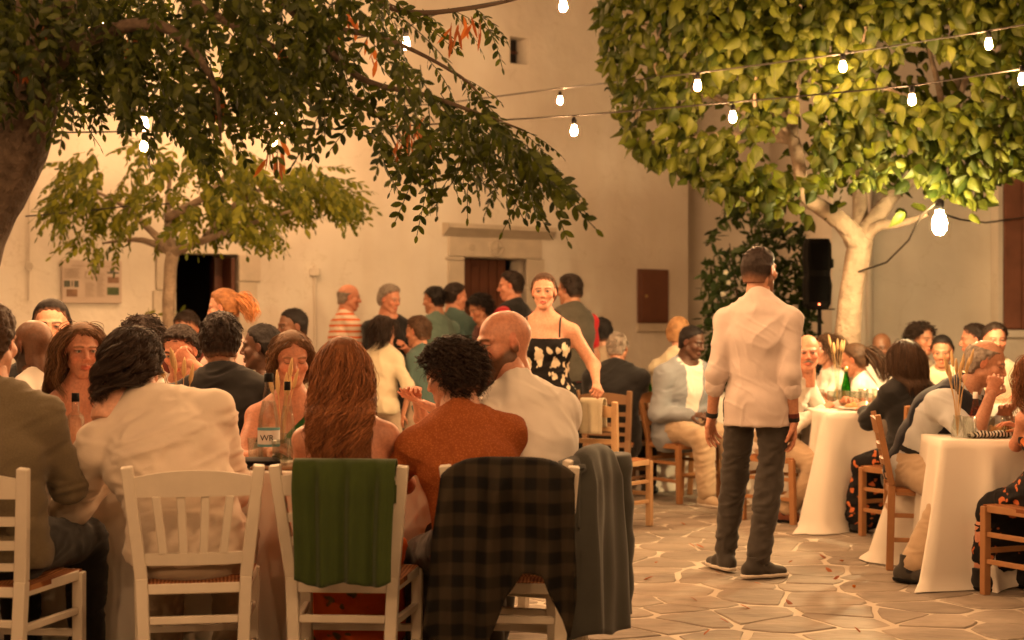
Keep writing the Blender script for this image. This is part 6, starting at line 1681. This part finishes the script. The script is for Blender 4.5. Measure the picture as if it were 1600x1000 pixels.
person('edgewoman', 'woman with auburn hair cropped by the right edge', 1622, 612, 7.35, 22, lean=8, sex='f', skin='red', hair=('long', 'auburn'), hopts=dict(L=.4, n=500), wear=(('top', 'skirt_floral', dict(e=.01, sleeve='none', collar=False, topcut=0, name='dress')), ('skirt', 'skirt_floral', dict(len=.7, w=.2)), ('shoes', 'black_suit')), fine=True, hands=(('px', 1592, 690, 7.6), 'table'), elbow_out=.9)

# ------------------------------------------------------------------ furniture
table('long table under a beige cloth in the foreground', 'beige cloth hanging from the long front table', -1.80, 6.03, 3.3, .56, 0, .75, 'tablecloth', 3, amp=.03)
table('second table behind the front guests', 'white cloth on second table behind front guests', -2.05, 7.2, 2.3, .36, 0, .75, 'tablecloth', 5)
table('table beside the chapel end of the square', 'white cloth on the far table by the suited man', 1.55, 12.9, .95, 1.0, 8, .75, 'tablecloth', 8, flare=.12)
table('middle table on the right', 'white cloth reaching the paving on the middle right table', 2.38, 10.5, .80, 1.36, 2, .765, 'tablecloth', 12, flare=.17, amp=.075)
table('near table at the right edge', 'white cloth with trailing corner on the near right table', 2.76, 8.0, 1.2, .84, -3, .74, 'tablecloth', 17, flare=.17, amp=.075)
table('far right table under the red shutter', 'white cloth on the far table under the red shutter', 3.3, 11.5, 1.2, .6, 0, .75, 'tablecloth', 19)
c1, q1, y1_ = chair_for('tweedman', 'white ladder-back chair at the left edge', 'ladder')
c2, q2, y2_ = chair_for('blazer', 'white slat-back chair under the off-white blazer', 'spindle', dyaw=2, side=.02)
c3, q3, y3_ = chair_for('auburn', 'white chair carrying the green shawl', 'ladder', dyaw=-6, side=.0)
c4, q4, y4_ = chair_for('rust', 'white chair carrying the black plaid shirt', 'ladder', dyaw=-20, side=.125)
c5, q5, y5_ = chair_for('bald', 'white chair carrying the grey jacket', 'ladder', dyaw=34, back=.10)
for k_, lab, mt_ in (('suit', 'white chair under the black-suited man', 'chair_white'), ('baldback', 'white chair under the bald brown-skinned man', 'chair_white'), ('brownwoman', 'white chair behind the coral-dressed woman', 'chair_white'), ('greenwoman', 'white chair behind the green-dressed woman', 'chair_white'), ('clapper', 'white chair under the clapping guest', 'chair_white'),
    ('slick', 'white chair under the slick-haired man', 'chair_white'), ('curlback', 'white chair under the dark-haired hidden guest', 'chair_white'), ('facehand', 'white chair under the man with hand to face', 'chair_white'), ('profile', 'white chair under the man in left profile', 'chair_white'), ('farhead', 'wooden chair under the far dark-skinned guest', 'honey'), ('doorhead', 'wooden chair by the dark doorway', 'honey'),
    ('darksuit', 'dark wooden chair under the grey-haired suited man', 'table_wood'), ('darkhead', 'dark wooden chair beside the suited man', 'table_wood'), ('bluejacket', 'wooden chair under the light blue blazer', 'honey'), ('blondsliver', 'wooden chair under the blond guest', 'honey'), ('mustache', 'wooden chair under the moustached man', 'honey'), ('hairgirl', 'wooden chair behind the moustached man', 'honey'), ('whitegirl', 'wooden chair under the ponytailed girl', 'honey'),
    ('baldfar', 'wooden chair under the bald man with tie', 'honey'), ('bobwoman', 'wooden chair under the bob-haired woman', 'honey'), ('curlyfar', 'wooden chair under the far curly-haired guest', 'honey'), ('darkgirl', 'wooden chair under the dark-haired girl', 'honey'), ('profilefar', 'wooden chair under the man in profile by shutter', 'honey'), ('frontfar', 'wooden chair under the man facing us by shutter', 'honey'), ('eater', 'honey-coloured chair under the eating man', 'honey'), ('edgewoman', 'wooden chair cropped by the right edge', 'honey')):
    chair_for(k_, lab, 'ladder', mt_, dyaw=28 if k_ == 'eater' else 0)
pw = at(950, 700, 10.0); chair('tan wooden chair with cream cloth in front of floral-dressed woman', pw[0], pw[1], -35, 'ladder', 'chair_tan')

# ------------------------------------------------------------------ clothes hung on chairs
def hung(name, label, cat, q, yaw, mt_, f, nu, nv, thick=.005):
    """f(u,v) -> chair-space point, u,v in 0..1"""
    V = [f(u, v) for v in np.linspace(0, 1, nv) for u in np.linspace(0, 1, nu)]
    F = [[j * nu + i, j * nu + i + 1, (j + 1) * nu + i + 1, (j + 1) * nu + i] for j in range(nv - 1) for i in range(nu - 1)]
    o = mesh_obj(name, V, F, M[mt_], None, True, loc=(q[0], q[1], 0)); o.rotation_euler = (0, 0, R(yaw)); m = o.modifiers.new('thickness', 'SOLIDIFY'); m.thickness = thick; m.offset = 0
    tag(o, label, cat); return o
def over_rail(dist, z_top=.866, y_top=-.285, front=.0):
    """dist < 0 hangs in front of the rail (sitter's side), > 0 behind it; rounded over the top"""
    r = .026
    if abs(dist) < r * 1.57: a = dist / r; return y_top - r * math.sin(a), z_top + r * math.cos(a)
    s = 1 if dist > 0 else -1; h = abs(dist) - r * 1.57; return y_top - s * r, z_top - h
def shawl(u, v):
    d = -.16 + v * (.16 + .40); y, z = over_rail(d, .832); b = max(0, d)
    x = -.135 + u * .325 + .012 * math.sin(v * 5) * (u - .5)
    fold = .012 * math.sin(u * 21 + 1.5 * math.sin(v * 2)) + .007 * math.sin(u * 43 + 2)
    y -= (fold + .012) * min(1, b / .1) + .02 * b; z -= .03 * b * math.sin(u * 3.1) * 2 * (1 if d > 0 else 0)
    return (x, y - .006 * (u > .92) , z - (.012 * math.sin(u * 9)) * min(1, b * 4))
hung('shawl', 'plain green shawl hung over a white chair back', 'shawl', q3, y3_, 'green_shawl', shawl, 64, 40)
def plaid(u, v):
    bot = np.interp(u, [0, .1, .25, .42, .52, .64, .78, .88, .95, 1], [.50, .60, .66, .62, .48, .385, .37, .47, .54, .40])
    d = -.2 + v * (.2 + bot); y, z = over_rail(d, .838); b = max(0, d)
    wid = .43 + .12 * b; x = -.215 + (u - .5) * 0 + u * wid - .13 * b * .5 - .03 * b
    fold = .020 * math.sin(u * 17 + 2.5 * b) + .012 * math.sin(u * 31 + 4 * b) + .02 * float(vnoise(np.array([[u * 6, v * 5, 2]]))[0])
    y -= (fold + .028) * min(1, b / .12) + .05 * b
    z -= .055 * abs(2 * u - 1) ** 4 + .012 * math.sin(u * 9) * min(1, b * 6)
    return (x, y, max(z, .03))
hung('plaid_shirt', 'black and brown plaid shirt hung over a chair back', 'shirt', q4, y4_, 'plaid', plaid, 84, 56, .007)
def gjack(u, v):
    bot = np.interp(u, [0, .3, .5, .8, 1], [.60, .66, .68, .67, .60]); d = -.22 + v * (.22 + bot); y, z = over_rail(d, .845); b = max(0, d)
    wid = .40 + .08 * b; x = -wid / 2 + u * wid; sh = abs(u - .5) * 2
    fold = .012 * math.sin(u * 7 + 2.5 * b + .6) + .010 * float(vnoise(np.array([[u * 5, v * 4, 6]]))[0]) + .004 * math.sin(u * 23 + b * 5)
    y -= (fold + .024) * min(1, b / .12) + .04 * b; y += .10 * max(0, sh - .72) / .28 * (1 if d > 0 else -.4)
    z -= .07 * sh ** 4
    return (x, y, max(z, .03))
hung('jacket', 'grey jacket hung on the chair at the table end', 'jacket', q5, y5_, 'grey_jacket', gjack, 64, 50, .009)
def sleeve_obj():
    b = MB(); n = 14
    P = [(.215 + .03 * math.sin(t * 3), -.30 - .02 * t, .82 - .58 * t) for t in np.linspace(0, 1, n)]; b.tube(P, [.066 - .016 * t + .005 * math.sin(t * 25) for t in np.linspace(0, 1, n)], 16)
    return b
j_ = [o for o in bpy.data.objects if o.name.startswith('jacket') and o.parent is None][0]
so = sleeve_obj().build('sleeve', M['grey_jacket'], j_, True)
pc = PEOPLE['waitress']; 
def towel(u, v):
    d = -.2 + v * .44; y, z = over_rail(d, .832); return (-.02 + u * .17, y - .01 * math.sin(u * 14) * min(1, max(0, d) * 8), z)
hung('cream_cloth', 'cream cloth folded over the tan chair back', 'cloth', pw[:2], -35, 'cream', towel, 24, 24)

# ------------------------------------------------------------------ things on the tables
def on(px, d, H=.751): return np.array([(px - 800) / FPX * d, d, H])
bottle('tall clear bottle with black cap beside the coral-dressed woman', on(118, 6.08), .30, .036, 'square')
bottle('mineral water bottle with black cap and lettered label', on(420, 5.92), .35, .042, 'water', lab=True)
bottle('slim clear bottle behind the mineral water', on(449, 6.08), .31, .03, 'water')
tumbler('low tumbler in front of the slim bottle', on(438, 5.86)); tumbler('second tumbler near the auburn-haired woman', on(462, 5.95)); tumbler('tumbler by the white-shirted bald man', on(640, 6.1))
wheat_vase('wheat ears standing behind the off-white blazer', on(284, 6.1), 7, .40, True, 3, .09); wheat_vase('wheat ears beside the slim bottle', on(440, 6.2), 7, .33, True, 4, .05)
cl = thing('clutch_bag', 'black woven clutch bag lying on the front table', 'bag', tuple(on(388, 5.88))); v = Vol((-.15, -.1, -.01), (.15, .1, .06), .006); v.sweep((-.10, 0, .022), (.10, .01, .022), (.06, .022), (.06, .020), u=(0, 1, 0)); V, Q = v.mesh(); mesh_obj('pouch', V, Q, M['clutch'], cl)
MB().bar((-.13, -.062, .026), (.13, -.05, .026), .006, .006).build('zip', M['black'], cl)
tr = thing('serving_board', 'wooden board under the bottles on the front table', 'board', tuple(on(436, 5.86, .7515))); 
MB().box((-.10, -.07, .0), (.10, .12, .014), bev=.004).build('plank', M['table_wood'], tr)
for o_ in [o for o in bpy.data.objects if o.get('category') in ('bottle', 'glass') and o.parent is None and abs(o.location.x - on(436, 5.9)[0]) < .11]: o_.location.z += .0155
plate('white plate near the rust-shirted man', on(652, 5.92), .12, 'food_red'); plate('white plate before the auburn-haired woman', on(560, 6.05), .12, 'bread'); plate('white plate before the off-white blazer', on(215, 6.05), .12, 'food_red')
# napkin fallen beside the auburn-haired woman
# middle right table
H4 = .766
bottle('green glass bottle on the middle right table', on(1322, 10.5, H4), .27, .034, 'green', 'brass')
tumbler('tumbler in front of the moustached man', on(1280, 10.75, H4), .11, .04); tumbler('glass of white wine by the green bottle', on(1338, 10.3, H4), .11, .038, 'wine_yellow'); tumbler('second glass of white wine on middle table', on(1329, 10.4, H4), .11, .038, 'wine_yellow'); tumbler('small tumbler at the right of the middle table', on(1358, 10.3, H4), .10, .036); tumbler('tumbler left of the green bottle', on(1300, 10.65, H4), .10, .036)
wheat_vase('tall wheat ears in a vase on the middle right table', on(1308, 10.6, H4), 6, .42, True, 7, .06)
plate('white plate at the far end of the middle table', on(1350, 10.7, H4), .12, 'food_red')
# near right table
H5 = .741
wheat_vase('dried wheat ears in a glass vase on the near right table', on(1496, 7.72, H5), 9, .36, True, 9, .07)
bottle('small pink soda bottle on the near right table', on(1524, 7.85, H5), .22, .03, 'cola', 'ceramic')
tumbler('tumbler behind the soda bottle', on(1545, 8.0, H5)); tumbler('tumbler at the right edge of near table', on(1592, 7.85, H5))
plate('white plate with bread on the near right table', on(1560, 8.0, H5), .13, 'bread')
np_ = Vol((-.16, -.1, -.01), (.16, .1, .05), .007); np_.sweep((-.09, 0, .012), (.09, .02, .014), (.05, .012), (.055, .014), u=(0, 1, 0), k=.01); np_.sweep((-.05, -.02, .024), (.1, .0, .022), (.03, .012), (.035, .01), u=(0, 1, 0), k=.01); V, Q = np_.mesh(); V = folds(V, Q, .004, 3, 2)
tag(mesh_obj('napkin', V, Q, M['napkin_pattern'], None, loc=tuple(on(1546, 7.72, H5 + .002))), 'black and white patterned napkin on the near right table', 'napkin')
# far table
bottle('dark bottle on the table beside the suited man', on(1020, 12.7), .28, .036, 'green', 'black'); tumbler('tumbler on the far table', on(1008, 12.6)); plate('white plate on the far table', on(1100, 12.8), .12)
# phone in the grey-haired man's hands
S = PEOPLE['phone']; pp = (S.world(S.hd[0]) + S.world(S.hd[1])) / 2
ph = MB().box((-.035, -.004, -.07), (.035, .004, .07), bev=.003).build('phone', M['black']); ph.location = pp; ph.rotation_euler = (R(-50), 0, R(20)); tag(ph, 'dark phone held by the grey-haired man', 'phone')

for (px_, d_, lab_, fd_) in ((1590, 8.1, 'white plate with food at the right edge', 'food_red'), (1520, 8.15, 'white plate before the eating man', 'food_red')): plate(lab_, on(px_, d_, H5), .11, fd_)
for (px_, d_, lab_, lq_) in ((1515, 7.7, 'water tumbler beside the dried wheat vase', None), (1575, 7.72, 'glass of white wine beside the patterned napkin', 'wine_yellow'), (1535, 8.25, 'glass of white wine behind the bread plate', 'wine_yellow')): tumbler(lab_, on(px_, d_, H5), .11, .036, lq_)
for (px_, d_, lab_, lq_) in ((1318, 10.2, 'wine glass at the near end of the middle table', 'wine_yellow'), (1349, 10.55, 'tumbler beyond the white wine on the middle table', None), (1370, 10.6, 'wine glass by the bob-haired woman', 'wine_yellow')): tumbler(lab_, on(px_, d_, H4), .12, .037, lq_)
plate('white plate at the near end of the middle table', on(1335, 10.0, H4), .11, 'bread')
for (px_, d_, lab_) in ((180, 6.0, 'tumbler before the coral-dressed woman'), (345, 6.05, 'tumbler beside the clutch bag'), (400, 6.12, 'tumbler behind the mineral water bottle'), (600, 6.0, 'tumbler right of the auburn-haired woman')): tumbler(lab_, on(px_, d_), .10, .035)

# fallen leaves on the paving
rs = np.random.RandomState(77); lv, lf = leaflet(.06, .028, .3, .5); Vf, Ff = [], []
for i in range(70):
    y_ = rs.uniform(5.6, 12); x_ = rs.uniform(-.3, .30 * y_); a_ = rs.uniform(0, 6.28); k_ = rs.uniform(.5, 1.1)
    Rm = frame_from(np.array([math.cos(a_), math.sin(a_), rs.normal(0, .1)]), np.array([rs.normal(0, .3), rs.normal(0, .3), 1.])); Vf.append((lv * k_) @ Rm.T + np.array([x_, y_, .024])); Ff.append(lf + len(lv) * i)
fo_ = mesh_obj('fallen_leaves', np.concatenate(Vf), np.concatenate(Ff), M['pod_red']); tag(fo_, 'dry leaves scattered on the paving', 'leaves', kind='stuff')
